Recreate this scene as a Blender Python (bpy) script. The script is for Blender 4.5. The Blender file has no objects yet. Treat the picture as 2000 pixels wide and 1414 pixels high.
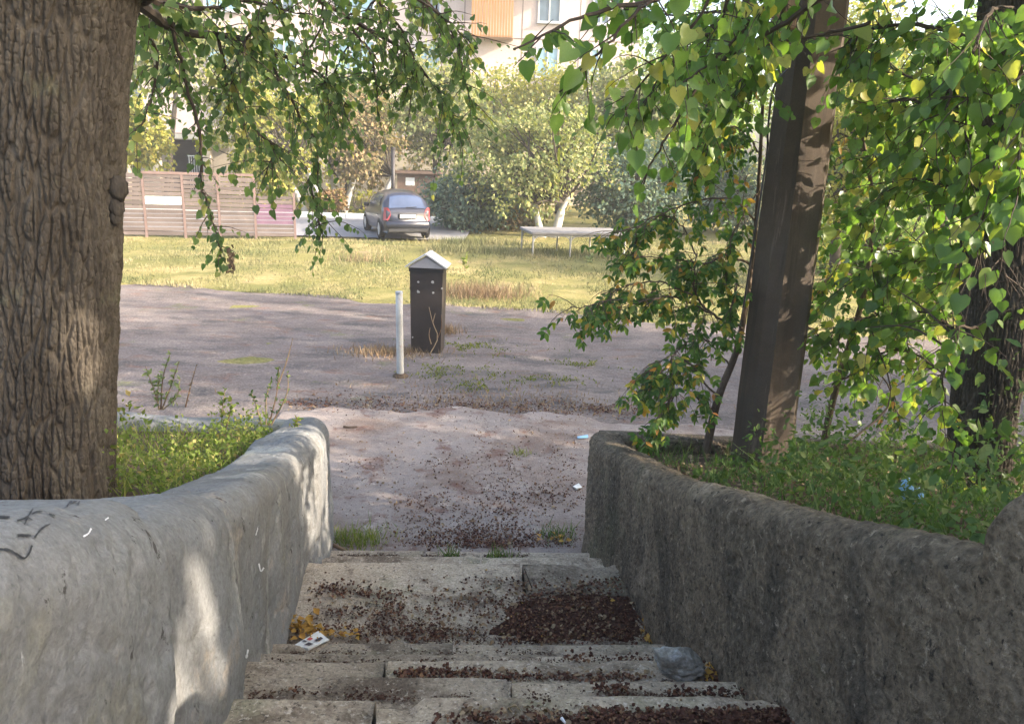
import bpy, math, random
import numpy as np
from mathutils import Matrix, Vector
from mathutils.bvhtree import BVHTree

random.seed(7)
rng = np.random.default_rng(7)
SC = bpy.context.scene
COL = SC.collection

# ------------------------------------------------------------------ camera
CAM_H, PITCH, ROLL, F = 3.0, math.radians(15), math.radians(2), 1540.0
_f = np.array([0, math.cos(PITCH), -math.sin(PITCH)])
_r0 = np.array([1.0, 0, 0])
_u0 = np.cross(_r0, _f)
_rt = math.cos(ROLL) * _r0 + math.sin(ROLL) * _u0
_up = -math.sin(ROLL) * _r0 + math.cos(ROLL) * _u0
EYE = np.array([0, 0, CAM_H])
cam_data = bpy.data.cameras.new('camera')
cam_data.sensor_width = 36
cam_data.lens = F / 2000 * 36
cam_data.clip_end = 2000
cam_data.clip_start = 0.05
cam = bpy.data.objects.new('camera', cam_data)
cam.matrix_world = Matrix(((_rt[0], _up[0], -_f[0], EYE[0]), (_rt[1], _up[1], -_f[1], EYE[1]), (_rt[2], _up[2], -_f[2], EYE[2]), (0, 0, 0, 1)))
COL.objects.link(cam)
SC.camera = cam

# ------------------------------------------------------------------ sky, sun, exposure
SUN = np.array([0.96, -0.25, 0.475]); SUN /= np.linalg.norm(SUN)
world = bpy.data.worlds.new('World'); SC.world = world; world.use_nodes = True
wn = world.node_tree
sky = wn.nodes.new('ShaderNodeTexSky'); sky.sky_type = 'NISHITA'; sky.sun_disc = False
sky.sun_elevation = math.asin(SUN[2]); sky.sun_rotation = math.atan2(SUN[0], SUN[1])
sky.air_density = 1.0; sky.dust_density = 4.0; sky.ozone_density = 1.0
wn.links.new(sky.outputs[0], wn.nodes['Background'].inputs[0])
wn.nodes['Background'].inputs[1].default_value = 0.15
sun_d = bpy.data.lights.new('sun', 'SUN'); sun_d.energy = 2.85; sun_d.angle = math.radians(0.55); sun_d.color = (1.0, 0.88, 0.72)
sun = bpy.data.objects.new('sun', sun_d); COL.objects.link(sun)
sun.rotation_euler = Vector(SUN).to_track_quat('Z', 'Y').to_euler()
vs = SC.view_settings
vs.view_transform = 'Standard'; vs.look = 'None'; vs.exposure = 2.28; vs.gamma = 1.0; vs.use_curve_mapping = False
SC.cycles.use_denoising = True
SC.cycles.max_bounces = 8; SC.cycles.transparent_max_bounces = 8; SC.cycles.transmission_bounces = 4
SC.cycles.sample_clamp_indirect = 6

# ------------------------------------------------------------------ helpers: projection
def ray(x, y):
    v = _f * F + _rt * (x - 1000) - _up * (y - 707)
    return v
def gz(x, y, z=0.0):
    v = ray(x, y); return EYE + v * ((z - CAM_H) / v[2])
def gy(x, y, Y):
    v = ray(x, y); return EYE + v * (Y / v[1])
def project(P):
    v = np.asarray(P) - EYE
    d = v @ _f
    return 1000 + F * (v @ _rt) / d, 707 - F * (v @ _up) / d, d

# ------------------------------------------------------------------ helpers: noise
def _h(ix, iy, iz, s):
    h = (ix.astype(np.int64) * 374761393 + iy.astype(np.int64) * 668265263 + iz.astype(np.int64) * 2147483647 + s * 1274126177) & 0xFFFFFFFF
    h = ((h ^ (h >> 13)) * 1274126177) & 0xFFFFFFFF
    h = h ^ (h >> 16)
    return (h & 0xFFFFFF) / float(0xFFFFFF)
def vn(x, y, z=0.0, seed=0):
    x, y, z = np.broadcast_arrays(np.asarray(x, float), np.asarray(y, float), np.asarray(z, float))
    ix, iy, iz = np.floor(x), np.floor(y), np.floor(z)
    fx, fy, fz = x - ix, y - iy, z - iz
    fx, fy, fz = [t * t * t * (t * (t * 6 - 15) + 10) for t in (fx, fy, fz)]
    o = 0
    for dx in (0, 1):
        for dy in (0, 1):
            for dz in (0, 1):
                w = (fx if dx else 1 - fx) * (fy if dy else 1 - fy) * (fz if dz else 1 - fz)
                o = o + w * _h(ix + dx, iy + dy, iz + dz, seed)
    return o
def fbm(x, y, z=0.0, o=4, seed=0):
    a, t, s = 1.0, 0.0, 0.0
    x = np.asarray(x, float); y = np.asarray(y, float); z = np.asarray(z, float)
    for i in range(o):
        t = t + a * vn(x * 2 ** i, y * 2 ** i, z * 2 ** i, seed + i * 17); s += a; a *= .5
    return t / s
def vor(x, y, seed=0):
    ix, iy = np.floor(x), np.floor(y); f1 = np.full(x.shape, 9.0); f2 = np.full(x.shape, 9.0)
    for dx in (-1, 0, 1):
        for dy in (-1, 0, 1):
            cx, cy = ix + dx, iy + dy
            d = np.hypot(cx + .1 + .8 * _h(cx, cy, cx * 0, seed) - x, cy + _h(cx, cy, cx * 0 + 1, seed) - y)
            f2 = np.minimum(f2, np.maximum(f1, d)); f1 = np.minimum(f1, d)
    return f1, f2
def sst(a, b, x):
    t = np.clip((np.asarray(x, float) - a) / (b - a), 0, 1); return t * t * (3 - 2 * t)

# ------------------------------------------------------------------ helpers: objects
def tag(o, label=None, cat=None, group=None, kind=None):
    if label: o['label'] = label
    if cat: o['category'] = cat
    if group: o['group'] = group
    if kind: o['kind'] = kind
    return o
def make_mesh(name, V, Fc, mat=None, smooth=False):
    V = np.ascontiguousarray(np.asarray(V, np.float32).reshape(-1, 3))
    me = bpy.data.meshes.new(name)
    if isinstance(Fc, np.ndarray):
        n, k = Fc.shape
        me.vertices.add(len(V)); me.vertices.foreach_set('co', V.ravel())
        me.loops.add(n * k); me.loops.foreach_set('vertex_index', Fc.astype(np.int32).ravel())
        me.polygons.add(n); me.polygons.foreach_set('loop_start', np.arange(0, n * k, k, dtype=np.int32))
        me.update(calc_edges=True)
    else:
        me.from_pydata([tuple(map(float, v)) for v in V], [], [tuple(f) for f in Fc]); me.update()
    if smooth:
        me.polygons.foreach_set('use_smooth', np.ones(len(me.polygons), bool))
    if mat: me.materials.append(mat)
    return me
def link(name, me, parent=None, local=False):
    o = bpy.data.objects.new(name, me); COL.objects.link(o)
    if parent is not None:
        o.parent = parent
        if not local:
            o.matrix_parent_inverse = PINV.get(parent.name, Matrix.Identity(4))
            PINV[o.name] = Matrix.Identity(4)
    return o
PINV = {}
def empty(name, loc=(0, 0, 0), rz=0, label=None, cat=None, group=None):
    o = bpy.data.objects.new(name, None); COL.objects.link(o)
    o.location = [float(a) for a in loc]; o.rotation_euler = (0, 0, rz); o.empty_display_size = .2
    PINV[o.name] = (Matrix.Translation(Vector(o.location)) @ Matrix.Rotation(rz, 4, 'Z')).inverted()
    return tag(o, label, cat, group)
class MB:
    """collects shapes, builds ONE mesh object"""
    def __init__(s): s.V = []; s.F = []; s.n = 0
    def add(s, V, Fc):
        V = np.asarray(V, float).reshape(-1, 3)
        s.V.append(V); s.F += [tuple(int(i) + s.n for i in f) for f in Fc]; s.n += len(V); return s
    def box(s, lo, hi, M=None, bev=0.0):
        (a, b, c), (d, e, f) = lo, hi
        if bev <= 0:
            V = np.array([(x, y, z) for x in (a, d) for y in (b, e) for z in (c, f)], float)
            Fc = [(0, 1, 3, 2), (4, 6, 7, 5), (0, 4, 5, 1), (2, 3, 7, 6), (0, 2, 6, 4), (1, 5, 7, 3)]
        else:
            V = []; k = bev
            for z, i in ((c, k), (c + k, 0), (f - k, 0), (f, k)):
                j = k if i == 0 else k * 1.0
                x0, x1, y0, y1 = a + i, d - i, b + i, e - i
                kk = k * (1 if i == 0 else .4)
                V += [(x0 + kk, y0, z), (x1 - kk, y0, z), (x1, y0 + kk, z), (x1, y1 - kk, z), (x1 - kk, y1, z), (x0 + kk, y1, z), (x0, y1 - kk, z), (x0, y0 + kk, z)]
            V = np.array(V, float)
            Fc = [tuple(range(7, -1, -1)), tuple(range(24, 32))]
            for r in range(3):
                for q in range(8):
                    q2 = (q + 1) % 8
                    Fc.append((r * 8 + q, r * 8 + q2, r * 8 + 8 + q2, r * 8 + 8 + q))
        if M is not None: V = V @ np.asarray(M)[:3, :3].T + np.asarray(M)[:3, 3]
        return s.add(V, Fc)
    def tube(s, pts, rad, n=6, cap=True):
        V, Fc = tube(pts, rad, n, cap); return s.add(V, Fc)
    def build(s, name, mat, parent=None, smooth=False, local=False):
        return link(name, make_mesh(name, np.concatenate(s.V), s.F, mat, smooth), parent, local)
def tube(pts, rad, n=6, cap=True):
    P = np.asarray(pts, float); m = len(P); rad = np.broadcast_to(np.asarray(rad, float), (m,))
    T = np.gradient(P, axis=0); T /= np.linalg.norm(T, axis=1)[:, None] + 1e-9
    ref = np.array([0, 0, 1.0]) if abs(T[0, 2]) < .9 else np.array([1.0, 0, 0])
    V = np.zeros((m, n, 3)); a = np.arange(n) * 2 * math.pi / n
    A = np.cross(T[0], ref); A /= np.linalg.norm(A)
    for i in range(m):
        A = A - T[i] * (A @ T[i]); A /= np.linalg.norm(A) + 1e-9
        B = np.cross(T[i], A)
        V[i] = P[i] + rad[i] * (np.cos(a)[:, None] * A + np.sin(a)[:, None] * B)
    Fc = [(i * n + k, i * n + (k + 1) % n, (i + 1) * n + (k + 1) % n, (i + 1) * n + k) for i in range(m - 1) for k in range(n)]
    V = V.reshape(-1, 3)
    if cap: Fc += [tuple(range(n - 1, -1, -1)), tuple(range((m - 1) * n, m * n))]
    return V, Fc
def grid_faces(nu, nv):
    i, j = np.meshgrid(np.arange(nu - 1), np.arange(nv - 1), indexing='ij')
    a = i * nv + j
    return np.stack([a, a + nv, a + nv + 1, a + 1], -1).reshape(-1, 4)
def spline(pts, n):
    P = np.asarray(pts, float)
    if len(P) < 3:
        t = np.linspace(0, 1, n)[:, None]; return P[0] * (1 - t) + P[-1] * t
    Q = np.vstack([2 * P[0] - P[1], P, 2 * P[-1] - P[-2]]); out = []
    for t in np.linspace(0, len(P) - 1 - 1e-6, n):
        i = int(t); u = t - i; p0, p1, p2, p3 = Q[i:i + 4]
        out.append(.5 * (2 * p1 + (p2 - p0) * u + (2 * p0 - 5 * p1 + 4 * p2 - p3) * u * u + (3 * p1 - p0 - 3 * p2 + p3) * u ** 3))
    return np.array(out)

# ------------------------------------------------------------------ materials
def new_mat(name):
    m = bpy.data.materials.new(name); m.use_nodes = True
    nt = m.node_tree; b = nt.nodes['Principled BSDF']
    return m, nt, b
def nd(nt, t, **k):
    n = nt.nodes.new(t)
    for a, v in k.items(): setattr(n, a, v)
    return n
def noise(nt, co, scale, detail=5, rough=.6, dist=0.0):
    n = nd(nt, 'ShaderNodeTexNoise'); n.inputs['Scale'].default_value = scale; n.inputs['Detail'].default_value = detail
    n.inputs['Roughness'].default_value = rough; n.inputs['Distortion'].default_value = dist
    nt.links.new(co, n.inputs['Vector']); return n.outputs['Fac']
def ramp(nt, fac, stops):
    r = nd(nt, 'ShaderNodeValToRGB'); e = r.color_ramp.elements
    while len(e) < len(stops): e.new(.5)
    for el, (p, c) in zip(e, stops):
        el.position = p; el.color = (*c, 1) if len(c) == 3 else c
    nt.links.new(fac, r.inputs[0]); return r.outputs[0]
def mapped(nt, scale=(1, 1, 1), src='Object'):
    tc = nd(nt, 'ShaderNodeTexCoord'); mp = nd(nt, 'ShaderNodeMapping'); mp.inputs['Scale'].default_value = scale
    nt.links.new(tc.outputs[src], mp.inputs[0]); return mp.outputs[0]
def mixc(nt, fac, a, b, mode='MIX'):
    n = nd(nt, 'ShaderNodeMix', data_type='RGBA', blend_type=mode)
    for s, v in ((0, fac), (6, a), (7, b)):
        if hasattr(v, 'is_linked'): nt.links.new(v, n.inputs[s])
        elif s == 0: n.inputs[0].default_value = v
        else: n.inputs[s].default_value = (*v, 1)
    return n.outputs[2]
def bump(nt, b, layers):
    prev = None
    for h, st, d in layers:
        n = nd(nt, 'ShaderNodeBump'); n.inputs['Strength'].default_value = st; n.inputs['Distance'].default_value = d
        nt.links.new(h, n.inputs['Height'])
        if prev is not None: nt.links.new(prev, n.inputs['Normal'])
        prev = n.outputs[0]
    nt.links.new(prev, b.inputs['Normal'])
W = lambda a, b: ((a, (0, 0, 0)), (b, (1, 1, 1)))
def surf(name, c1, c2, scale=3, rough=.9, stains=(), fine=60, bumpd=.004, bst=.6, grain=.25, mscale=(1, 1, 1), spec=.25, metallic=0.0, slab_var=0):
    """two-tone procedural surface; stains: (colour, scale, lo, hi, amount, mapping scale)"""
    m, nt, b = new_mat(name)
    co = mapped(nt, mscale)
    c = ramp(nt, noise(nt, co, scale, 6, .65), ((.32, c1), (.68, c2)))
    for col, sc, lo, hi, am, ms in stains:
        mk = ramp(nt, noise(nt, mapped(nt, ms), sc, 7, .7, .3), ((lo, (0, 0, 0)), (hi, (am, am, am))))
        c = mixc(nt, mk, c, col)
    if slab_var:
        oi = nd(nt, 'ShaderNodeObjectInfo'); c = mixc(nt, 1.0, c, ramp(nt, oi.outputs['Random'], ((0, (1 - slab_var,) * 3), (1, (1 + slab_var * .6,) * 3))), 'MULTIPLY')
    g = ramp(nt, noise(nt, co, fine, 3, .7), ((.3, (1 - grain,) * 3), (.7, (1 + grain,) * 3)))
    c = mixc(nt, 1.0, c, g, 'MULTIPLY')
    nt.links.new(c, b.inputs['Base Color'])
    b.inputs['Roughness'].default_value = rough; b.inputs['Specular IOR Level'].default_value = spec; b.inputs['Metallic'].default_value = metallic
    bump(nt, b, ((noise(nt, co, fine, 4, .7), bst, bumpd), (noise(nt, co, fine / 7, 4, .6), bst * .6, bumpd * 3)))
    return m
def leaf_mat(name, stops, trans=.42, rough=.5, spec=.4, spots=0):
    m, nt, b = new_mat(name)
    oi = nd(nt, 'ShaderNodeObjectInfo'); ge = nd(nt, 'ShaderNodeNewGeometry')
    ad = nd(nt, 'ShaderNodeMath', operation='ADD'); fr = nd(nt, 'ShaderNodeMath', operation='FRACT')
    nt.links.new(oi.outputs['Random'], ad.inputs[0]); nt.links.new(ge.outputs['Random Per Island'], ad.inputs[1]); nt.links.new(ad.outputs[0], fr.inputs[0])
    c = ramp(nt, fr.outputs[0], stops)
    v = ramp(nt, noise(nt, mapped(nt), 40, 2), ((.3, (.85, .85, .85)), (.7, (1.12, 1.12, 1.12))))
    c = mixc(nt, 1.0, c, v, 'MULTIPLY')
    if spots: c = mixc(nt, ramp(nt, noise(nt, mapped(nt, src='Generated') if spots > 1 else mapped(nt), 55 if spots < 2 else 5, 3), ((.62, (0, 0, 0)), (.68, (.8, .8, .8)))), c, (.16, .09, .03))
    nt.links.new(c, b.inputs['Base Color']); b.inputs['Roughness'].default_value = rough; b.inputs['Specular IOR Level'].default_value = spec
    tr = nd(nt, 'ShaderNodeBsdfTranslucent')
    tc = mixc(nt, 1.0, c, (1.5, 1.65, .7), 'MULTIPLY'); nt.links.new(tc, tr.inputs[0])
    mx = nd(nt, 'ShaderNodeMixShader'); mx.inputs[0].default_value = trans
    nt.links.new(b.outputs[0], mx.inputs[1]); nt.links.new(tr.outputs[0], mx.inputs[2])
    nt.links.new(mx.outputs[0], nt.nodes['Material Output'].inputs[0])
    return m
def plain(name, col, rough=.5, metallic=0.0, spec=.5, var=.15, sc=12):
    m, nt, b = new_mat(name)
    c = ramp(nt, noise(nt, mapped(nt), sc, 4), ((.3, tuple(x * (1 - var) for x in col)), (.7, tuple(min(1, x * (1 + var)) for x in col))))
    nt.links.new(c, b.inputs['Base Color']); b.inputs['Roughness'].default_value = rough; b.inputs['Metallic'].default_value = metallic
    b.inputs['Specular IOR Level'].default_value = spec
    return m
M = {}
I1 = (1, 1, 1)
M['wall_pale'] = surf('wall_pale', (.165, .166, .168), (.240, .239, .236), 3.0, .93, (
    ((.165, .155, .14), 1.5, .48, .60, .75, (1, 1, .4)), ((.40, .385, .35), 2.2, .54, .62, .75, (1, 1, .35)), ((.25, .24, .18), 1.0, .54, .64, .6, I1),
    ((.33, .28, .23), 3.2, .60, .66, .6, I1), ((.055, .05, .046), 16, .625, .655, .9, (1, 1, .55)), ((.10, .095, .085), 5, .64, .68, .8, (1, 1, .25)), ((.50, .50, .49), 8, .66, .69, .75, (1, 1, .16))), 60, .006, .9, .22)
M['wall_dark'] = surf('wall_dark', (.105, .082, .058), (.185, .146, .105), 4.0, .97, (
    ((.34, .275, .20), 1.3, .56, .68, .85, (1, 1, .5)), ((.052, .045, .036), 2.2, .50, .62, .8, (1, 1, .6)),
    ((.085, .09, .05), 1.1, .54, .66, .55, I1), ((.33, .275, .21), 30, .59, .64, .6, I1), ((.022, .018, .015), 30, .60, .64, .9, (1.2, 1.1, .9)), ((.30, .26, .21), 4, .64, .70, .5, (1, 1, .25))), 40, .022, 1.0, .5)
M['step'] = surf('step', (.33, .268, .20), (.48, .40, .31), 4.0, .96, (
    ((.12, .088, .064), 3.0, .49, .62, .85, I1), ((.21, .20, .125), 2.0, .55, .66, .6, I1), ((.56, .49, .41), 45, .57, .62, .75, I1), ((.05, .04, .034), 48, .58, .63, .8, I1), ((.10, .075, .055), 9, .60, .64, .6, I1)), 80, .008, 1.0, .3, slab_var=.3)
M['apron'] = surf('apron', (.222, .182, .160), (.30, .252, .225), 1.6, .95, (
    ((.17, .122, .098), 1.0, .48, .62, .8, I1), ((.135, .066, .048), 2.8, .55, .65, .8, I1), ((.42, .37, .325), 3.4, .58, .68, .6, I1), ((.09, .068, .055), 20, .60, .64, .75, I1), ((.48, .43, .38), 26, .62, .66, .6, I1)), 70, .006, .9, .22)
M['path'] = surf('path', (.130, .106, .096), (.195, .162, .148), 1.1, .97, (
    ((.26, .215, .185), .55, .50, .64, .65, (1, 2.6, 1)), ((.075, .07, .067), .9, .50, .64, .8, (1, 2.4, 1)), ((.14, .15, .055), .9, .61, .68, .65, I1), ((.175, .09, .062), 1.4, .56, .66, .65, (1, 2.6, 1)), ((.33, .28, .235), 8, .58, .64, .6, (1, 2, 1)), ((.07, .06, .055), 11, .60, .65, .7, (1, 2, 1))), 30, .016, 1.0, .35)
M['road'] = surf('road', (.20, .195, .20), (.27, .26, .262), .5, .9, (((.33, .31, .29), .7, .55, .7, .6, I1),), 60, .004, .5, .15)
M['lawn'] = surf('lawn', (.13, .135, .05), (.26, .225, .085), .5, 1.0, (
    ((.40, .31, .15), .35, .50, .66, .85, I1), ((.085, .11, .035), .5, .54, .70, .8, I1), ((.34, .25, .17), .9, .60, .70, .7, I1)), 26, .02, .8, .35, spec=.05)
M['soil'] = surf('soil', (.085, .06, .042), (.15, .108, .075), 4, 1.0, (((.20, .15, .10), 3, .58, .7, .6, I1),), 50, .02, .9, .4, spec=.05)
M['dirt_red'] = surf('dirt_red', (.062, .035, .027), (.11, .062, .046), 9, 1.0, (((.16, .10, .07), 6, .58, .7, .6, I1),), 60, .015, 1.0, .45, spec=.05)
M['bark_big'] = surf('bark_big', (.062, .051, .040), (.112, .094, .074), 9, .95, (
    ((.20, .175, .135), 3, .55, .72, .6, (1, 1, .4)), ((.16, .165, .09), 2, .60, .72, .45, I1)), 70, .008, .9, .3, (1, 1, .35), .1)
M['bark'] = surf('bark', (.05, .042, .034), (.092, .076, .06), 8, .95, (), 60, .008, .9, .3, (1, 1, .3), .1)
M['bark_twig'] = plain('bark_twig', (.075, .055, .042), .8, 0, .2, .25, 30)
M['bark_sapling'] = surf('bark_sapling', (.085, .06, .045), (.15, .11, .08), 12, .85, (), 80, .004, .6, .25, (1, 1, .4))
M['whitewash'] = surf('whitewash', (.36, .35, .34), (.48, .46, .44), 6, .9, (((.24, .20, .165), 7, .60, .68, .8, I1),), 40, .01, .6, .1)
M['pole'] = surf('pole', (.068, .050, .037), (.105, .080, .060), 3, .9, (((.05, .04, .032), 9, .54, .62, .7, (1, 1, .06)), ((.17, .13, .10), 12, .60, .66, .6, (1, 1, .08)),
    ((.26, .215, .18), 2, .60, .74, .6, (1, 1, .2)), ((.08, .07, .062), 3, .58, .72, .6, (1, 1, .15))), 110, .002, .4, .12)
M['plank'] = surf('plank', (.19, .115, .07), (.28, .175, .11), 5, .8, (), 40, .004, .5, .2, (1, 1, .1))
M['cabinet'] = surf('cabinet', (.030, .023, .020), (.044, .034, .030), 4, .5, (((.10, .07, .055), 5, .66, .74, .6, (1, 1, .3)),), 90, .001, .3, .08, spec=.45)
M['cabinet_trim'] = plain('cabinet_trim', (.022, .019, .018), .5)
M['cabinet_roof'] = surf('cabinet_roof', (.42, .415, .42), (.52, .51, .51), 6, .55, (((.40, .37, .34), 4, .58, .7, .5, I1),), 60, .002, .3, .06)
M['gable'] = surf('gable', (.30, .285, .30), (.37, .35, .365), 6, .6, (), 60, .002, .3, .06)
M['paper'] = plain('paper', (.72, .72, .70), .8, 0, .2, .06)
M['paper_print'] = plain('paper_print', (.06, .05, .06), .8)
M['paper_red'] = plain('paper_red', (.5, .1, .08), .8)
M['whitepost'] = surf('whitepost', (.40, .395, .38), (.54, .53, .51), 5, .7, (((.36, .29, .22), 6, .58, .68, .7, (1, 1, .4)), ((.30, .14, .07), 3, .64, .72, .7, I1)), 60, .003, .5, .08)
M['slat'] = surf('slat', (.125, .10, .092), (.172, .14, .128), 2, .8, (((.31, .23, .21), 3, .58, .7, .5, (1, 1, 3)),), 50, .003, .4, .12, slab_var=.22)
M['slat_white'] = plain('slat_white', (.72, .72, .74), .7)
M['slat_violet'] = surf('slat_violet', (.145, .085, .125), (.20, .12, .17), 2, .8, (), 50, .003, .4, .12)
M['fence_post'] = surf('fence_post', (.17, .118, .105), (.22, .155, .14), 4, .8, (), 50, .003, .4, .12)
M['facade'] = surf('facade', (.48, .405, .385), (.56, .475, .455), .5, .9, (((.42, .335, .305), .35, .55, .7, .5, (1, 1, .4)),), 12, .004, .4, .07)
M['facade_low'] = surf('facade_low', (.44, .38, .30), (.52, .45, .37), .6, .9, (), 12, .004, .4, .08)
M['joint'] = plain('joint', (.17, .14, .125), .9)
M['win_frame'] = plain('win_frame', (.5, .5, .5), .5)
M['win_frame_blue'] = plain('win_frame_blue', (.20, .52, .66), .5)
M['balcony_wood'] = surf('balcony_wood', (.30, .15, .06), (.42, .22, .10), 3, .7, (), 20, .003, .3, .15, (6, 6, .3))
M['balcony_peach'] = plain('balcony_peach', (.42, .28, .20), .8)
M['dark_inside'] = plain('dark_inside', (.055, .06, .085), .9)
M['concrete_grey'] = surf('concrete_grey', (.34, .33, .31), (.44, .43, .40), 3, .9, (), 40, .003, .5, .12)
M['kerb_white'] = surf('kerb_white', (.56, .55, .53), (.70, .69, .66), 3, .9, (), 40, .003, .5, .1)
M['brick_brown'] = surf('brick_brown', (.13, .088, .068), (.19, .13, .10), 6, .95, (), 30, .006, .6, .2)
M['rail_grey'] = plain('rail_grey', (.42, .45, .48), .5, .3)
M['rock'] = surf('rock', (.20, .185, .16), (.36, .34, .30), 9, .95, (((.50, .51, .52), 12, .55, .68, .7, I1), ((.11, .11, .10), 14, .58, .68, .7, I1)), 60, .008, 1.0, .25)
M['marker'] = plain('marker', (.028, .028, .032), .6)
M['chalk'] = plain('chalk', (.78, .78, .80), .9)
M['blue_plastic'] = plain('blue_plastic', (.22, .42, .66), .35)
M['metal_dark'] = plain('metal_dark', (.05, .045, .045), .5, .4)
M['table_top'] = surf('table_top', (.19, .175, .165), (.25, .235, .22), 3, .85, (((.33, .31, .29), 4, .55, .7, .5, I1),), 50, .002, .4, .08)
M['table_leg'] = plain('table_leg', (.33, .32, .30), .6)
# window glass: reflective pane
def glass(name, col, rough=.06):
    m, nt, b = new_mat(name)
    nt.links.new(ramp(nt, noise(nt, mapped(nt), 1.3, 2), ((.35, tuple(x * .7 for x in col)), (.65, col))), b.inputs['Base Color'])
    b.inputs['Roughness'].default_value = rough; b.inputs['Specular IOR Level'].default_value = .9; b.inputs['Metallic'].default_value = .0
    return m
M['pane'] = glass('pane', (.10, .15, .20))
M['pane_blue'] = glass('pane_blue', (.22, .38, .48))
M['car_glass'] = glass('car_glass', (.075, .10, .17), .08)
def paint(name, col):
    m, nt, b = new_mat(name)
    nt.links.new(ramp(nt, noise(nt, mapped(nt), 6, 4), ((.3, tuple(x * .88 for x in col)), (.7, col))), b.inputs['Base Color'])
    b.inputs['Roughness'].default_value = .35; b.inputs['Metallic'].default_value = .1; b.inputs['Coat Weight'].default_value = .5; b.inputs['Coat Roughness'].default_value = .06
    return m
M['car_paint'] = paint('car_paint', (.022, .024, .040))
M['tyre'] = plain('tyre', (.018, .018, .018), .85, 0, .2)
M['rim'] = plain('rim', (.45, .46, .48), .35, .6)
M['plastic_black'] = plain('plastic_black', (.02, .02, .022), .6)
M['tail_lamp'] = plain('tail_lamp', (.34, .06, .07), .25)
# foliage
M['leaf_right'] = leaf_mat('leaf_right', ((0, (0.077, 0.146, 0.035)), (.45, (0.129, 0.223, 0.051)), (.82, (0.214, 0.307, 0.072)), (1, (0.445, 0.384, 0.088))), .48, .36, .5, 1)
M['leaf_left'] = leaf_mat('leaf_left', ((0, (0.077, 0.119, 0.050)), (.5, (0.119, 0.178, 0.066)), (.85, (0.189, 0.243, 0.083)), (1, (0.364, 0.311, 0.097))), .50, .5, .4)
M['leaf_sapling'] = leaf_mat('leaf_sapling', ((0, (0.048, 0.106, 0.025)), (.55, (0.094, 0.181, 0.035)), (.82, (0.200, 0.263, 0.050)), (.93, (0.425, 0.338, 0.056)), (1, (0.450, 0.188, 0.062))), .42, .45, .4)
M['leaf_olive'] = leaf_mat('leaf_olive', ((0, (0.135, 0.172, 0.077)), (.5, (0.224, 0.247, 0.101)), (1, (0.389, 0.351, 0.164))), .35, .6, .2)
M['leaf_yellow'] = leaf_mat('leaf_yellow', ((0, (0.149, 0.178, 0.045)), (.5, (0.259, 0.259, 0.058)), (1, (0.414, 0.345, 0.084))), .40, .6, .2)
M['leaf_brown'] = leaf_mat('leaf_brown', ((0, (0.149, 0.138, 0.064)), (.5, (0.230, 0.190, 0.097)), (.85, (0.310, 0.207, 0.116)), (1, (0.196, 0.218, 0.071))), .30, .6, .2)
M['leaf_blue'] = leaf_mat('leaf_blue', ((0, (0.093, 0.152, 0.124)), (.6, (0.147, 0.217, 0.176)), (1, (0.256, 0.287, 0.171))), .30, .6, .2)
M['leaf_dark'] = leaf_mat('leaf_dark', ((0, (0.076, 0.119, 0.105)), (.6, (0.125, 0.184, 0.144)), (1, (0.237, 0.280, 0.181))), .25, .6, .2)
M['leaf_green'] = leaf_mat('leaf_green', ((0, (0.117, 0.192, 0.065)), (.6, (0.192, 0.275, 0.086)), (1, (0.333, 0.367, 0.128))), .42, .6, .2)
M['leaf_orange'] = leaf_mat('leaf_orange', ((0, (.22, .13, .07)), (.5, (.28, .17, .09)), (1, (.22, .20, .07))), .30, .6, .2)
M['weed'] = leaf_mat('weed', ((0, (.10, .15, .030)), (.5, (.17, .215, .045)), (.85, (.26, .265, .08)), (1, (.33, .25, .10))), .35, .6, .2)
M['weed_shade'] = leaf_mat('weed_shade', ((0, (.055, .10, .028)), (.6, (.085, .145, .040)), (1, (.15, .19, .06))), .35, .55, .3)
M['weed_pale'] = leaf_mat('weed_pale', ((0, (.17, .21, .10)), (1, (.26, .29, .15))), .30, .7, .2)
M['dry'] = leaf_mat('dry', ((0, (.16, .10, .07)), (.5, (.26, .18, .115)), (1, (.34, .26, .17))), .1, .8, .1)
M['litter'] = leaf_mat('litter', ((0, (.050, .022, .016)), (.5, (.105, .045, .030)), (.85, (.18, .090, .055)), (1, (.26, .16, .09))), .05, .7, .2)
M['litter_yellow'] = leaf_mat('litter_yellow', ((0, (.38, .20, .045)), (.6, (.50, .30, .07)), (1, (.30, .15, .05))), .15, .7, .2)
def grass_mat():
    m, nt, b = new_mat('grass_blades')
    co = mapped(nt)
    c = ramp(nt, noise(nt, co, .45, 5, .65), ((.34, (.10, .12, .055)), (.48, (.17, .17, .085)), (.57, (.26, .235, .13)), (.68, (.36, .30, .19))))
    ge = nd(nt, 'ShaderNodeNewGeometry')
    v = ramp(nt, ge.outputs['Random Per Island'], ((0, (.7, .75, .65)), (1, (1.3, 1.25, 1.2))))
    nt.links.new(mixc(nt, 1.0, c, v, 'MULTIPLY'), b.inputs['Base Color']); b.inputs['Roughness'].default_value = .8; b.inputs['Specular IOR Level'].default_value = .1
    return m
M['grass'] = grass_mat()
M['moss'] = leaf_mat('moss', ((0, (.10, .125, .025)), (1, (.20, .22, .04))), .2, .9, .1)

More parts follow.
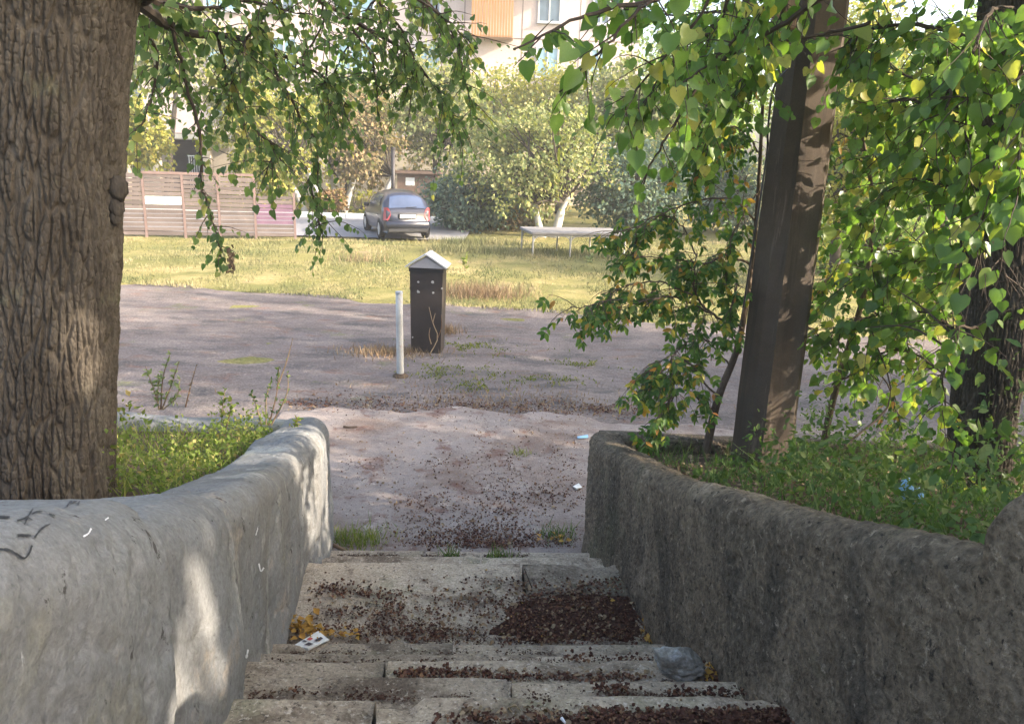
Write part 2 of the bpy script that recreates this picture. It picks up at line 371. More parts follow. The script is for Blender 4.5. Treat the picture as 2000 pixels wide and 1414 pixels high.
# ------------------------------------------------------------------ terrain heights
def interp(Y, tab):
    t = np.asarray(tab, float); t = t[np.argsort(t[:, 0])]; return np.interp(Y, t[:, 0], t[:, 1])
ZL = [(5.75, 1.0), (5.3, 1.03), (4.6, 1.17), (3.84, 1.36), (2.5, 1.77), (1.9, 2.0), (1.2, 2.3), (-.5, 2.9)]
ZR = [(5.7, .99), (5.2, 1.04), (4.4, 1.24), (3.66, 1.45), (2.5, 1.84), (1.9, 2.06), (1.55, 2.20), (-.5, 2.95)]
def xl(Y): return -.83 - (np.asarray(Y) - 1.1) * .1215
def xr(Y): return 1.045 - (np.asarray(Y) - 1.1) * .102
def soil_z(X, Y):
    z = np.where(np.asarray(X) < 0, interp(Y, ZL), interp(Y, ZR)) - .10
    far = sst(2.5, 7, np.abs(X)) * .25
    return z - far * sst(5.5, 3, Y) * .5 + (fbm(np.asarray(X) * 1.3, np.asarray(Y) * 1.3, 0, 3, 5) - .5) * .10
def lawn_z(X, Y):
    e = 15.05 - .17 * np.asarray(X)
    return .012 + sst(0, 3.5, np.asarray(Y) - e) * (.06 + .22 * (fbm(np.asarray(X) * .22, np.asarray(Y) * .22, 0, 3, 9) - .45)) * sst(27, 23, np.asarray(Y))

# ================================================================== SETTING
def sheet(name, x0, x1, y0, y1, z, mat, nx=2, ny=2, fn=None, kind='structure'):
    X, Y = np.meshgrid(np.linspace(x0, x1, nx), np.linspace(y0, y1, ny), indexing='ij')
    Z = np.full_like(X, z) if fn is None else fn(X, Y)
    o = link(name, make_mesh(name, np.stack([X, Y, Z], -1), grid_faces(nx, ny), mat, True)); o['kind'] = kind; return o
sheet('ground', -600, 600, -300, 900, -.012, M['lawn'])
# trodden asphalt path with slight undulation
sheet('path', -30, 30, 5.0, 17.6, 0, M['path'], 200, 100, lambda X, Y: (fbm(X * .8, Y * 1.4, 0, 4, 3) - .5) * .035 * sst(8.3, 9.6, Y) - .002)
# lawn with an uneven near edge
def build_lawn():
    nx, ny = 260, 90
    U, V_ = np.meshgrid(np.linspace(0, 1, nx), np.linspace(0, 1, ny), indexing='ij')
    X = -34 + U * 68
    e = 15.05 - .17 * X + (fbm(X * .7, 0, 0, 4, 31) - .5) * 1.3
    Y = e + V_ ** 1.4 * (44 - e)
    Z = lawn_z(X, Y) * sst(0, .03, V_) + (V_ < .001) * -.03 + .012
    o = link('lawn', make_mesh('lawn', np.stack([X, Y, Z], -1), grid_faces(nx, ny), M['lawn'], True)); o['kind'] = 'structure'
build_lawn()
# road behind the lawn, with its pale kerb
def build_road():
    xs = np.linspace(-45, -1.7, 60); V = []
    for x in xs:
        w = .18 * (vn(x * .9, 0, 0, 4) - .5)
        V += [(x, 25.7 + w + .05 * max(0, x + 8), .10), (x, 32.5, .10)]
    o = link('road', make_mesh('road', V, [(2 * i, 2 * i + 2, 2 * i + 3, 2 * i + 1) for i in range(59)], M['road'])); o['kind'] = 'structure'
    k = MB()
    for i in range(16):
        k.box((-33 + i * 2.0, 32.5, -.05), (-33 + i * 2.0 + 1.97, 32.75, .28 + .02 * random.random()), bev=.02)
    o = k.build('kerb', M['kerb_white']); o['kind'] = 'structure'
build_road()
# concrete apron at the foot of the stairs, broken far edge
def build_apron():
    nx, ny = 120, 90
    U, V_ = np.meshgrid(np.linspace(0, 1, nx), np.linspace(0, 1, ny), indexing='ij')
    X = -2.6 + U * 5.2
    e = 8.85 + (fbm(X * 1.6, 0, 0, 5, 41) - .5) * .55 - .10 * np.abs(X + .6)
    Y = 5.05 + V_ * (e - 5.05)
    Z = .028 + (fbm(X * 2, Y * 2, 0, 4, 6) - .5) * .012
    Z = np.where(V_ > .995, -.02, Z)
    o = link('concrete_apron', make_mesh('concrete_apron', np.stack([X, Y, Z], -1), grid_faces(nx, ny), M['apron'], True)); o['kind'] = 'structure'
build_apron()
# planted terraces on both sides of the stairs
def terrace(name, side):
    nx, ny = 70, 110
    U, V_ = np.meshgrid(np.linspace(0, 1, nx), np.linspace(0, 1, ny), indexing='ij')
    Y = -9 + V_ * 14.62
    Xe = (xl(np.clip(Y, 0, 6)) - .2) if side < 0 else (xr(np.clip(Y, 0, 6)) + .14)
    X = Xe + side * U ** 1.6 * 16
    o = link(name, make_mesh(name, np.stack([X, Y, soil_z(X, Y)], -1), grid_faces(nx, ny), M['soil'], True)); o['kind'] = 'structure'
terrace('planted_ground', -1); terrace('planted_ground', 1)

# ------------------------------------------------------------------ stairs
PHI = .0547
AX = np.array([-math.sin(PHI), math.cos(PHI), 0]); TX = np.array([math.cos(PHI), math.sin(PHI), 0])
Y0, DT, RISE, LAND = 2.212, .3085, .1571, 1.1166
DISTS = (2.245, 2.55, 2.875, 3.14, 3.43, 4.50, 4.87, 5.25)
def step_dist(k): return DISTS[k]
def slab(lo, hi, seed, tilt=0.0, sub=.045, chip=.014):
    """weathered slab: box subdivided and worn, in stair coordinates (across, along, up)"""
    (a, b, c), (d, e, f) = lo, hi
    nx = max(6, int((d - a) / sub)); prof = []
    r = .026
    th = np.linspace(0, math.pi / 2, 4)
    prof = [(b, c), (b, f - r)] + [(b + r - r * math.cos(t), f - r + r * math.sin(t)) for t in th[1:]]
    prof += [(b + (e - b) * q, f) for q in (.25, .5, .75)] + [(e - r + r * math.sin(t), f - r + r * math.cos(t)) for t in th] + [(e, c)]
    prof = np.array(prof); n = len(prof)
    xs = np.linspace(a, d, nx)
    X = np.repeat(xs, n); Yp = np.tile(prof[:, 0], nx); Zp = np.tile(prof[:, 1], nx)
    w = sst(c + .03, f, Zp)
    edge = sst(.10, 0, e - Yp)
    ch = sst(.60, .78, fbm(X * 4, Yp * 3, seed * 3.1, 4, seed)) * edge
    Zp = Zp + w * ((fbm(X * 6, Yp * 6, seed, 3, seed) - .5) * chip * .9 - ch * .035 + tilt * (X - (a + d) / 2))
    Yp = Yp - w * (ch * .04 + (fbm(X * 5, Zp * 5, seed + 9, 3, seed + 3) - .5) * chip * edge)
    P = X[:, None] * TX + Yp[:, None] * AX + Zp[:, None] * np.array([0, 0, 1.0])
    Fq = [tuple(q) for q in grid_faces(nx, n)]
    Fq = [f_[::-1] for f_ in Fq] + [tuple(range(n)), tuple(range((nx - 1) * n, nx * n))[::-1]]
    return P, Fq
stairs = empty('staircase', AX * 3.5, 0, 'worn grey concrete staircase leading down between the two plastered walls', 'staircase')
splits = {-3: [0], -2: [0.2], -1: [-.1], 0: [-.28, ], 1: [.17], 2: [-.32], 3: [.12], 4: [-.05], 5: [.35], 6: [.1], 7: [-.3]}
for k in range(-3, 8):
    dist = step_dist(k) if k >= 0 else Y0 + DT * k
    z = RISE * (8 - k)
    cuts = [-1.52] + splits[k] + [1.52]
    for j in range(2):
        a, b = cuts[j] + .008, cuts[j + 1] - .008
        tilt = {(0, 0): -.018, (0, 1): .008, (1, 1): .010, (1, 0): -.006, (2, 0): -.012}.get((k, j), random.uniform(-.004, .004))
        dz = {(0, 0): -.008, (1, 1): -.018, (2, 0): -.012, (3, 1): -.016}.get((k, j), random.uniform(-.004, .004))
        depth = .50 if k != 5 else .38
        dd = random.uniform(-.012, .012)
        V, Fq = slab((a, dist - depth, z - .17 + dz), (b, dist + dd, z + dz), k * 2 + j + 30, tilt)
        link('step', make_mesh('step', V, Fq, M['step'], True), stairs)
# intermediate landing behind slab 5
z5 = RISE * 3 - .012
V, Fq = slab((-1.5, step_dist(4) - .3, z5 - .2), (1.5, step_dist(5) - .34, z5), 91, 0, .04, .03)
link('landing', make_mesh('landing', V, Fq, M['step'], True), stairs)
MBs = MB()
for k in range(-3, 8):   # stair core under the slabs
    dist = step_dist(k) if k >= 0 else Y0 + DT * k
    z = RISE * (8 - k) - .12
    M4 = np.eye(4); M4[:3, 0] = TX; M4[:3, 1] = AX
    MBs.box((-1.5, dist - 1.3, -.3), (1.5, dist - .03, z - .02), M4)
MBs.box((-1.5, -3.5, -.3), (1.5, Y0 - DT * 3 - .4, RISE * 11 - .02), M4)
MBs.build('core', M['step'], stairs)

# ------------------------------------------------------------------ plastered side walls
def wall_mesh(name, side, ztab, xf, thick, mat, amp, seed, extra=None, rad=.10):
    ny = 520
    base_ = np.linspace(-.9, 5.50, ny - 14 - 70); Ys = np.concatenate([np.sort(np.concatenate([base_, np.linspace(2.30, 2.80, 70) + 1e-4])), 5.50 + .16 * np.sin(np.linspace(0, math.pi / 2, 15))[1:]])
    nf, nr, nt_, nb = 110, 16, 22, 12
    V = []
    for i, Y in enumerate(Ys):
        zt = interp(Y, ztab); t = thick(Y); R = min(rad, t * .45)
        x0 = xf(Y)
        pull = max(0, Y - 5.50); sh = .16 - math.sqrt(max(0, .16 ** 2 - pull ** 2)) if pull > 0 else 0
        R2 = R + 0
        zs = np.linspace(-.12, zt - R2, nf)
        off = np.concatenate([np.zeros(nf), R2 - R2 * np.cos(np.linspace(0, math.pi / 2, nr + 1)[1:]), np.linspace(R2, t - .06, nt_ + 1)[1:], np.full(nb, t - .02)])
        zz = np.concatenate([zs, zt - R2 + R2 * np.sin(np.linspace(0, math.pi / 2, nr + 1)[1:]), zt - np.linspace(0, .03, nt_ + 1)[1:], np.linspace(zt - .08, zt - .5, nb)])
        off = sh + off * (t - 1.2 * sh) / t
        zz = zz - (pull > 0) * sh * .35 * (zz > zt - .3)
        bat = np.clip(zt - zz, 0, 2) * -.025 * 0
        V.append(np.stack([x0 + side * (off) , np.full_like(off, Y), zz], -1))
    V = np.array(V); n = V.shape[1]
    # normals by finite difference, then displacement
    dU = np.gradient(V, axis=0); dV = np.gradient(V, axis=1)
    N = np.cross(dU, dV); N /= np.linalg.norm(N, axis=2)[:, :, None] + 1e-9
    face_dir = np.array([-side, 0, 0.0])
    if (N[ny // 2, nf // 2] @ face_dir) < 0: N = -N
    x, y, z = V[..., 0], V[..., 1], V[..., 2]
    d = (fbm(x * 1.0, y * 1.0, z * 1.3, 3, seed) - .5) * amp[0] + (fbm(x * 5, y * 5, z * 4, 4, seed + 5) - .5) * amp[1] + (fbm(x * 34, y * 34, z * 34, 3, seed + 9) - .5) * amp[2]
    if extra is not None: d = d + extra(x, y, z)
    V = V + N * d[..., None]
    Fq = grid_faces(len(Ys), n)
    if side < 0: pass
    o_mesh = make_mesh(name, V, Fq, mat, True)
    return o_mesh, V, Fq
def crack_left(x, y, z):
    c = 2.50 + .03 * (fbm(z * 3, 0, 0, 4, 77) - .5) * 2 + .06 * (z - 1.2) * .3 - np.clip(-.95 - x, 0, 1) * .35 * 0 + np.clip(-1.02 - x, 0, 1) * .55
    g = np.exp(-((y - c) / .020) ** 2) * -.10 * sst(.6, 1.35, z)
    ledge = .035 * sst(2.52, 2.42, y) * sst(1.0, 1.4, y)
    pier = .05 * sst(4.35, 4.75, y) - .02 * sst(5.0, 5.5, y)
    bul = .06 * np.exp(-((y - 2.2) / .35) ** 2) * sst(2.2, 1.2, z)
    c2 = 1.76 - (2.05 - z) * .22 + .03 * (fbm(z * 6, 0, 0, 3, 78) - .5)
    edge2 = .045 * sst(c2 + .02, c2 - .02, y)
    pits = -.010 * sst(.66, .72, fbm(x * 16, y * 16, z * 16, 3, 79)) - .006 * sst(.62, .66, fbm(x * 5, y * 5, z * 3.2, 4, 80)) * sst(.4, .9, z)
    return g + ledge + pier + bul + edge2 + pits
def thick_left(Y): return .40 + .42 * float(sst(2.45, 1.75, Y)) - .06 * float(sst(4.4, 5.2, Y))
def thick_right(Y): return .29
wl = empty('plastered_wall', (-1.2, 4, 0), 0, 'pale grey cracked plaster wall left of the stairs, with black scribbles', 'wall')
me, VL, FL = wall_mesh('wall_body', -1, ZL, xl, thick_left, M['wall_pale'], (.05, .018, .007), 11, crack_left, .10)
link('wall_body', me, wl)
wr = empty('roughcast_wall', (.9, 4, 0), 0, 'dark brown roughcast wall right of the stairs, in shade', 'wall')
def rough_right(x, y, z): return -.03 * np.exp(-((y - 2.75) / .02) ** 2) * sst(1.55, 1.75, z) + .02 * sst(.5, 1.2, z) * 0
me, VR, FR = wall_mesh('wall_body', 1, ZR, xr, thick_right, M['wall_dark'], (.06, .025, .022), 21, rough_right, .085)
link('wall_body', me, wr)
# raised end block of the right wall
def end_block():
    nu, nv = 60, 90
    Y = np.linspace(1.53, -.9, nu); V = []
    for i, y in enumerate(Y):
        zt = interp(y, ZR) + .19 * math.sqrt(max(0, 1 - (1 - min(1, (1.53 - y) / .16)) ** 2)) - (.05 if i == 0 else 0)
        grow = .02 * math.sqrt(max(0, 1 - (1 - min(1, (1.53 - y) / .12)) ** 2)) - (.06 if i == 0 else 0)
        a = np.linspace(0, 1, nv); R = .09; t = .36
        zs = np.linspace(.4, zt - R, 54); th = np.linspace(0, math.pi / 2, 13)[1:]
        off = np.concatenate([np.zeros(54), R - R * np.cos(th), np.linspace(R, t, 13)[1:], np.full(12, t)])
        zz = np.concatenate([zs, zt - R + R * np.sin(th), np.full(12, zt), np.linspace(zt - .03, zt - .5, 12)])
        V.append(np.stack([xr(y) - grow + off, np.full(nv, y), zz], -1))
    V = np.array(V); x, y, z = V[..., 0], V[..., 1], V[..., 2]
    V[..., 0] -= (fbm(x * 5, y * 5, z * 5, 4, 60) - .5) * .03 + (fbm(x * 38, y * 38, z * 38, 2, 61) - .5) * .012
    V[..., 2] += (fbm(x * 6, y * 6, z * 6, 4, 62) - .5) * .03
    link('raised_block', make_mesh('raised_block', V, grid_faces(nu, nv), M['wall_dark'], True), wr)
end_block()
# front walls of the planters (running sideways from the stair walls)
def front_wall(name, side, mat, parent):
    nx = 160
    xs = np.linspace(0, 9, nx)
    prof = [(.0, -.1), (.0, .9), (.012, .955), (.05, .985), (.10, .99), (.15, .985), (.19, .955), (.20, .9), (.20, .5)]
    prof = np.array(prof)
    V = []
    for s in xs:
        X = (xl(5.5) - .08 if side < 0 else xr(5.5) + .08) + side * s
        n_ = (fbm(s * 2, prof[:, 1] * 3, 0, 4, 50 + side) - .5) * .04
        V.append(np.stack([np.full(9, X), 5.66 - prof[:, 0] + .02 * n_ + (.12 if side < 0 else .02) * s * .12, prof[:, 1] + n_], -1))
    link(name, make_mesh(name, np.array(V), grid_faces(nx, 9), mat, True), parent)
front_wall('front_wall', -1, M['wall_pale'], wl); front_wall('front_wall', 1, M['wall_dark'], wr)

bvhL = BVHTree.FromPolygons([tuple(v) for v in VL.reshape(-1, 3)], [tuple(map(int, f)) for f in FL])
bvhR = BVHTree.FromPolygons([tuple(v) for v in VR.reshape(-1, 3)], [tuple(map(int, f)) for f in FR])
def hit(bvh, x, y):
    v = ray(x, y); v = v / np.linalg.norm(v)
    h = bvh.ray_cast(Vector(EYE), Vector(v))
    if h[0] is None: return None
    p, n = np.array(h[0]), np.array(h[1])
    if n @ v > 0: n = -n
    return p + n * .0035, n
def stroke(name, pts, wpx, mat, parent, bvh):
    P = spline([(a, b, 0) for a, b in pts], max(8, len(pts) * 5))[:, :2]
    T = np.gradient(P, axis=0); T /= np.linalg.norm(T, axis=1)[:, None] + 1e-9
    Nn = np.stack([-T[:, 1], T[:, 0]], -1); V = []
    for i, (p, nn) in enumerate(zip(P, Nn)):
        w = wpx * (.6 + .5 * random.random()) * .5
        a, b = hit(bvh, *(p + nn * w)), hit(bvh, *(p - nn * w))
        if a is None or b is None: return
        V += [a[0], b[0]]
    link(name, make_mesh(name, V, [(2 * i, 2 * i + 2, 2 * i + 3, 2 * i + 1) for i in range(len(P) - 1)], mat), parent)
for pts, w in [(((-6, 1011), (18, 1013)), 5), (((32, 1020), (52, 1012), (64, 996)), 3.5), (((46, 1028), (54, 1012), (62, 998)), 3), (((54, 1014), (62, 1018)), 3),
               (((62, 1007), (70, 1002), (82, 1001)), 3), (((94, 1006), (106, 1010)), 3.5), (((130, 993), (134, 985), (140, 981)), 3), (((142, 983), (150, 981)), 3), (((151, 989), (155, 981)), 3), (((32, 1047), (58, 1048)), 4.5),
               (((66, 1053), (78, 1036), (96, 1026)), 4), (((-8, 1075), (14, 1076), (30, 1084), (44, 1092), (54, 1082), (60, 1067)), 4.5)]:
    stroke('scribble', pts, w, M['marker'], wl, bvhL)
for pts, w in [(((160, 1050), (170, 1044), (176, 1034)), 4), (((203, 1018), (210, 1013)), 3), (((504, 1100), (508, 1115), (514, 1108)), 3), (((479, 1285), (483, 1268)), 5), (((498, 1045), (503, 1028)), 2)]:
    stroke('chalk_mark', pts, w, M['chalk'], wl, bvhL)

# ------------------------------------------------------------------ leaves
HEART = np.array([(0, .06, 0), (0, .5, -.05), (0, 1.04, .02), (.20, -.04, .06), (.44, .16, .12), (.44, .46, .11), (.22, .78, .05), (-.20, -.04, .06), (-.44, .16, .12), (-.44, .46, .11), (-.22, .78, .05)], float)
HEART_F = np.array([(0, 3, 4), (0, 4, 1), (4, 5, 1), (1, 5, 6), (1, 6, 2), (0, 8, 7), (0, 1, 8), (8, 1, 9), (1, 10, 9), (1, 2, 10)])
LANCE = np.array([(0, 0, 0), (0, .5, -.03), (0, 1, -.06), (.20, .22, .06), (.25, .48, .08), (.17, .60, .05), (.16, .76, .03), (-.20, .22, .06), (-.25, .48, .08), (-.17, .60, .05), (-.16, .76, .03)], float)
LANCE_F = HEART_F
LOW = np.array([(0, 0, 0), (.36, .42, .10), (0, 1, 0), (-.36, .42, .10)], float)
LOW_F = np.array([(0, 1, 2), (0, 2, 3)])
def frames(tip, nrm):
    y = tip / (np.linalg.norm(tip, axis=1)[:, None] + 1e-9)
    x = np.cross(y, nrm); x /= np.linalg.norm(x, axis=1)[:, None] + 1e-9
    z = np.cross(x, y)
    return x, y, z
def leaf_verts(tmpl, P, x, y, z, s):
    V = P[:, None] + s[:, None, None] * (tmpl[None, :, 0:1] * x[:, None] + tmpl[None, :, 1:2] * y[:, None] + tmpl[None, :, 2:3] * z[:, None])
    return V.reshape(-1, 3)
def leaf_mesh(name, tmpl, tf, P, tip, nrm, s, mat):
    x, y, z = frames(tip, nrm); n = len(P)
    V = leaf_verts(tmpl, P, x, y, z, s)
    Fc = (np.arange(n)[:, None, None] * len(tmpl) + tf[None]).reshape(-1, 3)
    return make_mesh(name, V, Fc, mat)
def bend(tmpl, k, tw):
    t = tmpl.copy(); t[:, 2] += k * t[:, 1] ** 2; t[:, 2] += tw * t[:, 0] * t[:, 1]; return t
def leaf_cloud(root, L, tmpl, tf, mat, nmax, nm='leaf', stuff_name='crown', need_px=9, low_far=True):
    """L: list of (pos, tip, normal, size). The largest in view become leaf objects, the rest one stuff part."""
    P = np.array([l[0] for l in L]); T = np.array([l[1] for l in L]); N = np.array([l[2] for l in L]); S = np.array([l[3] for l in L])
    u, v, d = project(P)
    px = np.where((d > .3) & (u > -10) & (u < 2010) & (v > -10) & (v < 1424), S * F / np.maximum(d, .3), 0)
    order = np.argsort(-px); sel = [i for i in order[:nmax] if px[i] > need_px]
    mask = np.ones(len(P), bool); mask[sel] = False
    if sel:
        vars_ = [make_mesh('leaf', bend(tmpl, k, tw), tf, mat) for k, tw in ((-.12, .1), (-.35, -.35), (.10, .4), (-.25, 0), (-.6, .2))]
        x, y, z = frames(T[sel], N[sel])
        Pi = PINV[root.name]
        for j, i in enumerate(sel):
            o = bpy.data.objects.new(nm, vars_[j % 5]); COL.objects.link(o); o.parent = root
            s = S[i]
            Mw = Matrix(((x[j, 0] * s, y[j, 0] * s, z[j, 0] * s, P[i, 0]), (x[j, 1] * s, y[j, 1] * s, z[j, 1] * s, P[i, 1]), (x[j, 2] * s, y[j, 2] * s, z[j, 2] * s, P[i, 2]), (0, 0, 0, 1)))
            o.matrix_parent_inverse = Pi; o.matrix_basis = Mw
    if mask.any():
        o = link(stuff_name, leaf_mesh(stuff_name, tmpl, tf, P[mask], T[mask], N[mask], S[mask], mat), root); o['kind'] = 'stuff'
def rv(n=None):
    v = rng.normal(size=(3,) if n is None else (n, 3)); return v / np.linalg.norm(v, axis=-1, keepdims=True)
CORR = []   # sunlit gaps: (point, radius) - crowns stay open along these rays to the sun
def lit(x, y, z=None, bvh=None, r=.25, Y=None):
    if bvh is not None:
        h = hit(bvh, x, y)
        if h is not None: CORR.append((h[0], r))
    elif Y is not None: CORR.append((gy(x, y, Y), r))
    else: CORR.append((gz(x, y, z), r))
def keep_open(P, more=False, first=None):
    P = np.asarray(P); k = np.ones(len(P), bool)
    for q, r in (CORR + CORR2 if more else CORR[:first]):
        w = P - q; t = w @ SUN
        dist = np.linalg.norm(w - t[:, None] * SUN, axis=1)
        k &= ~((t > .25) & (dist < r))
    return k
def grow(pts, r0, tw_mb, leaves, n_tw, tw_len, leaf_s, droop=.5, step=.055, spread=1.0, bare=.1, r1=.004, compound=False, sub=True, nseg=None):
    """a branch along pts (3d) that carries side twigs with leaves"""
    P = spline(pts, nseg or max(8, int(6 * len(pts))))
    P = P + (np.cumsum(rng.normal(size=P.shape), 0) * .006)
    rad = np.linspace(r0, r1, len(P)); tw_mb.tube(P, rad, 5 if r0 < .03 else 8, False)
    L = np.linalg.norm(np.diff(P, axis=0), axis=1).sum()
    def leafs(Q):
        ll = np.linalg.norm(np.diff(Q, axis=0), axis=1); cum = np.concatenate([[0], np.cumsum(ll)]); s = step * .5
        side = random.choice((-1, 1))
        while s < cum[-1]:
            p = np.array([np.interp(s, cum, Q[:, c]) for c in range(3)]); i = min(len(Q) - 2, int(np.searchsorted(cum, s)) - 1); i = max(i, 0)
            t = Q[i + 1] - Q[i]; t = t / (np.linalg.norm(t) + 1e-9)
            sd = np.cross(t, np.array([0, 0, 1.0])) * side + rv() * .5
            tip = t * .45 + sd * .8 + np.array([0, 0, -droop - .35]) + rv() * .25
            tip /= np.linalg.norm(tip)
            nrm = np.array([0, 0, .7]) + rv() * .75 + (EYE - p) / np.linalg.norm(EYE - p) * .55
            base = p + tip * leaf_s * .35
            if compound:
                k = random.choice((3, 5, 5)); tipn = tip
                ax = np.cross(tipn, nrm); ax /= np.linalg.norm(ax) + 1e-9
                base0 = p; ln = leaf_s * 1.25
                for q in range(k):
                    if q == 0: bp, dr = base0 + tipn * ln * 1.0, tipn
                    else:
                        f_ = (.95 if q <= 2 else .55); sg = 1 if q % 2 else -1
                        bp, dr = base0 + tipn * ln * f_, tipn * .65 + ax * sg * .75
                    leaves.append((bp, dr + rv() * .15, nrm + rv() * .3, leaf_s * random.uniform(.75, 1.15)))
                tw_mb.tube(np.array([p, base0 + tipn * ln]), .0012, 3, False)
            else:
                leaves.append((base, tip, nrm, leaf_s * random.choice((.45, .6, .75, .85, .95, 1.05, 1.2)) * random.uniform(.9, 1.1)))
            side = -side; s += step * random.uniform(.7, 1.4)
    for q in range(n_tw):
        u = bare + (1 - bare) * ((q + random.random()) / n_tw)
        i = min(len(P) - 2, int(u * (len(P) - 1))); p = P[i]; t = P[i + 1] - P[i]; t = t / (np.linalg.norm(t) + 1e-9)
        d = t * .6 + rv() * spread; d[2] -= droop * .4; d /= np.linalg.norm(d)
        ln = tw_len * random.uniform(.5, 1.25)
        Q = [p]
        for w in range(6):
            d = d + rv() * .18 + np.array([0, 0, -droop * .16]); d /= np.linalg.norm(d); Q.append(Q[-1] + d * ln / 6)
        Q = np.array(Q); tw_mb.tube(Q, np.linspace(max(r1, .0035), .0012, 7), 4, False); leafs(Q)
    leafs(P[int(len(P) * .6):])
    return P
def blob_leaves(n, cen, rad, leaf_s, clump=40, seed=0, shell=.55, flat=.3):
    """leaves gathered in clumps through a crown volume; returns list"""
    r = np.random.default_rng(seed); cen = np.asarray(cen, float); rad = np.asarray(rad, float)
    nc = max(6, n // clump)
    D = r.normal(size=(nc, 3)); D /= np.linalg.norm(D, axis=1)[:, None]
    R = (shell + (1 - shell) * r.random(nc)) * (0.58 + .8 * vn(D[:, 0] * 2.6 + 7, D[:, 1] * 2.6 + 3, D[:, 2] * 2.6, seed))
    C = cen + D * R[:, None] * rad
    k = r.integers(0, nc, n); sig = rad.mean() * r.uniform(.09, .20, nc)
    P = C[k] + r.normal(size=(n, 3)) * sig[k][:, None] * np.array([1, 1, .75])
    tip = (P - cen) / rad; tip /= np.linalg.norm(tip, axis=1)[:, None] + 1e-9
    tip = tip * .5 + r.normal(size=(n, 3)) * .6 + np.array([0, 0, -.5])
    nrm = np.array([0, 0, .9]) + r.normal(size=(n, 3)) * .8 + (P - cen) / rad * .6
    S = leaf_s * r.uniform(.6, 1.3, n)
    return P, tip, nrm, S, C
def trunk_mesh(pts, rad, nu, nv, seed, amp=.02, fr=13.0, flare=.0):
    P = spline(pts, nv); rad = np.interp(np.linspace(0, 1, nv), np.linspace(0, 1, len(rad)), rad)
    th = np.linspace(0, 2 * math.pi, nu + 1) - math.pi / 2 + math.pi  # seam at the back
    V = np.zeros((nv, nu + 1, 3))
    A, B = np.meshgrid(np.arange(nv), th, indexing='ij')
    R = rad[:, None] * np.ones_like(B); z = P[:, 2][:, None] * np.ones_like(B)
    low = 1 + .06 * (fbm(np.cos(B) * 1.5, np.sin(B) * 1.5, z * .7, 3, seed) - .5) * 2
    a = np.cos(B) * R; b = np.sin(B) * R
    arc = (B - B.min()) * .29
    wx = (fbm(a * 5, b * 5, z * 3.0, 3, seed + 2) - .5); wf = (fbm(a * 22, b * 22, z * 12, 2, seed + 8) - .5)
    p1, p2 = vor((arc + wx * .016 + wf * .010) * fr, (z + wx * .10) * fr * .14, seed + 3); f1 = sst(.02, .30, p2 - p1)
    q1, q2 = vor((arc + wx * .02 + wf * .012) * fr * 2.1, (z + wx * .05) * fr * .75, seed + 4); f2 = sst(.0, .30, q2 - q1)
    d = amp * (f1 - .7) + amp * .35 * f1 * (f2 - .5) + amp * .55 * (fbm(a * 45, b * 45, z * 22, 3, seed + 6) - .5) + amp * .7 * f1 * (_h(np.floor(p1 * 0), np.floor(p1 * 0), np.floor(p1 * 0), 1) + fbm(a * 12, b * 12, z * 6, 2, seed + 11) - .9)
    Rr = R * low + d
    V[..., 0] = P[:, 0][:, None] + np.cos(B) * Rr; V[..., 1] = P[:, 1][:, None] + np.sin(B) * Rr; V[..., 2] = z
    return V.reshape(-1, 3), grid_faces(nv, nu + 1)

# sunlit gaps kept open
for (x, y, r) in ((628, 890, .2), (625, 930, .2), (620, 970, .2), (612, 1010, .16), (408, 1050, .12), (402, 1100, .16), (395, 1150, .2), (388, 1200, .22), (380, 1250, .24), (372, 1300, .26), (362, 1370, .28)):
    lit(x, y, bvh=bvhL, r=r)
for (x, y, r) in ((1700, 985, .08), (1780, 1005, .10), (1860, 1025, .10), (1970, 1003, .10)):
    lit(x, y, bvh=bvhR, r=r)
for (x, y, Y, r) in ((160, 552, 3.05, .07), (195, 590, 3.1, .13), (205, 640, 3.1, .13), (205, 690, 3.1, .13), (190, 740, 3.1, .10), (210, 330, 3.1, .07), (205, 900, 3.1, .06)):
    lit(x, y, Y=Y, r=r)
for x in (240, 320, 400, 480, 560):
    lit(x, 840, 1.1, r=.42); lit(x, 900, 1.1, r=.36)
for (x, y, r) in ((230, 568, .6), (330, 580, .5), (400, 588, .42), (450, 594, .4), (510, 598, .34), (560, 602, .32), (620, 608, .28), (680, 614, .26), (730, 622, .22), (640, 668, .2), (690, 690, .2), (740, 700, .18), (600, 725, .14), (690, 748, .16), (740, 752, .14), (1040, 700, .14), (430, 690, .14)):
    lit(x, y, 0.0, r=r)
for (x, y, Y) in ((1610, 120, 5.2), (1600, 190, 5.2), (1500, 770, 5.2), (1570, 260, 5.2)): lit(x, y, Y=Y, r=.11)

CORR2 = [(gy(x, y, 4.5), .20) for x in range(1620, 2000, 55) for y in range(40, 620, 70)] + [(gy(x, y, 5.2), .22) for x in range(1180, 1450, 60) for y in range(440, 620, 60)]
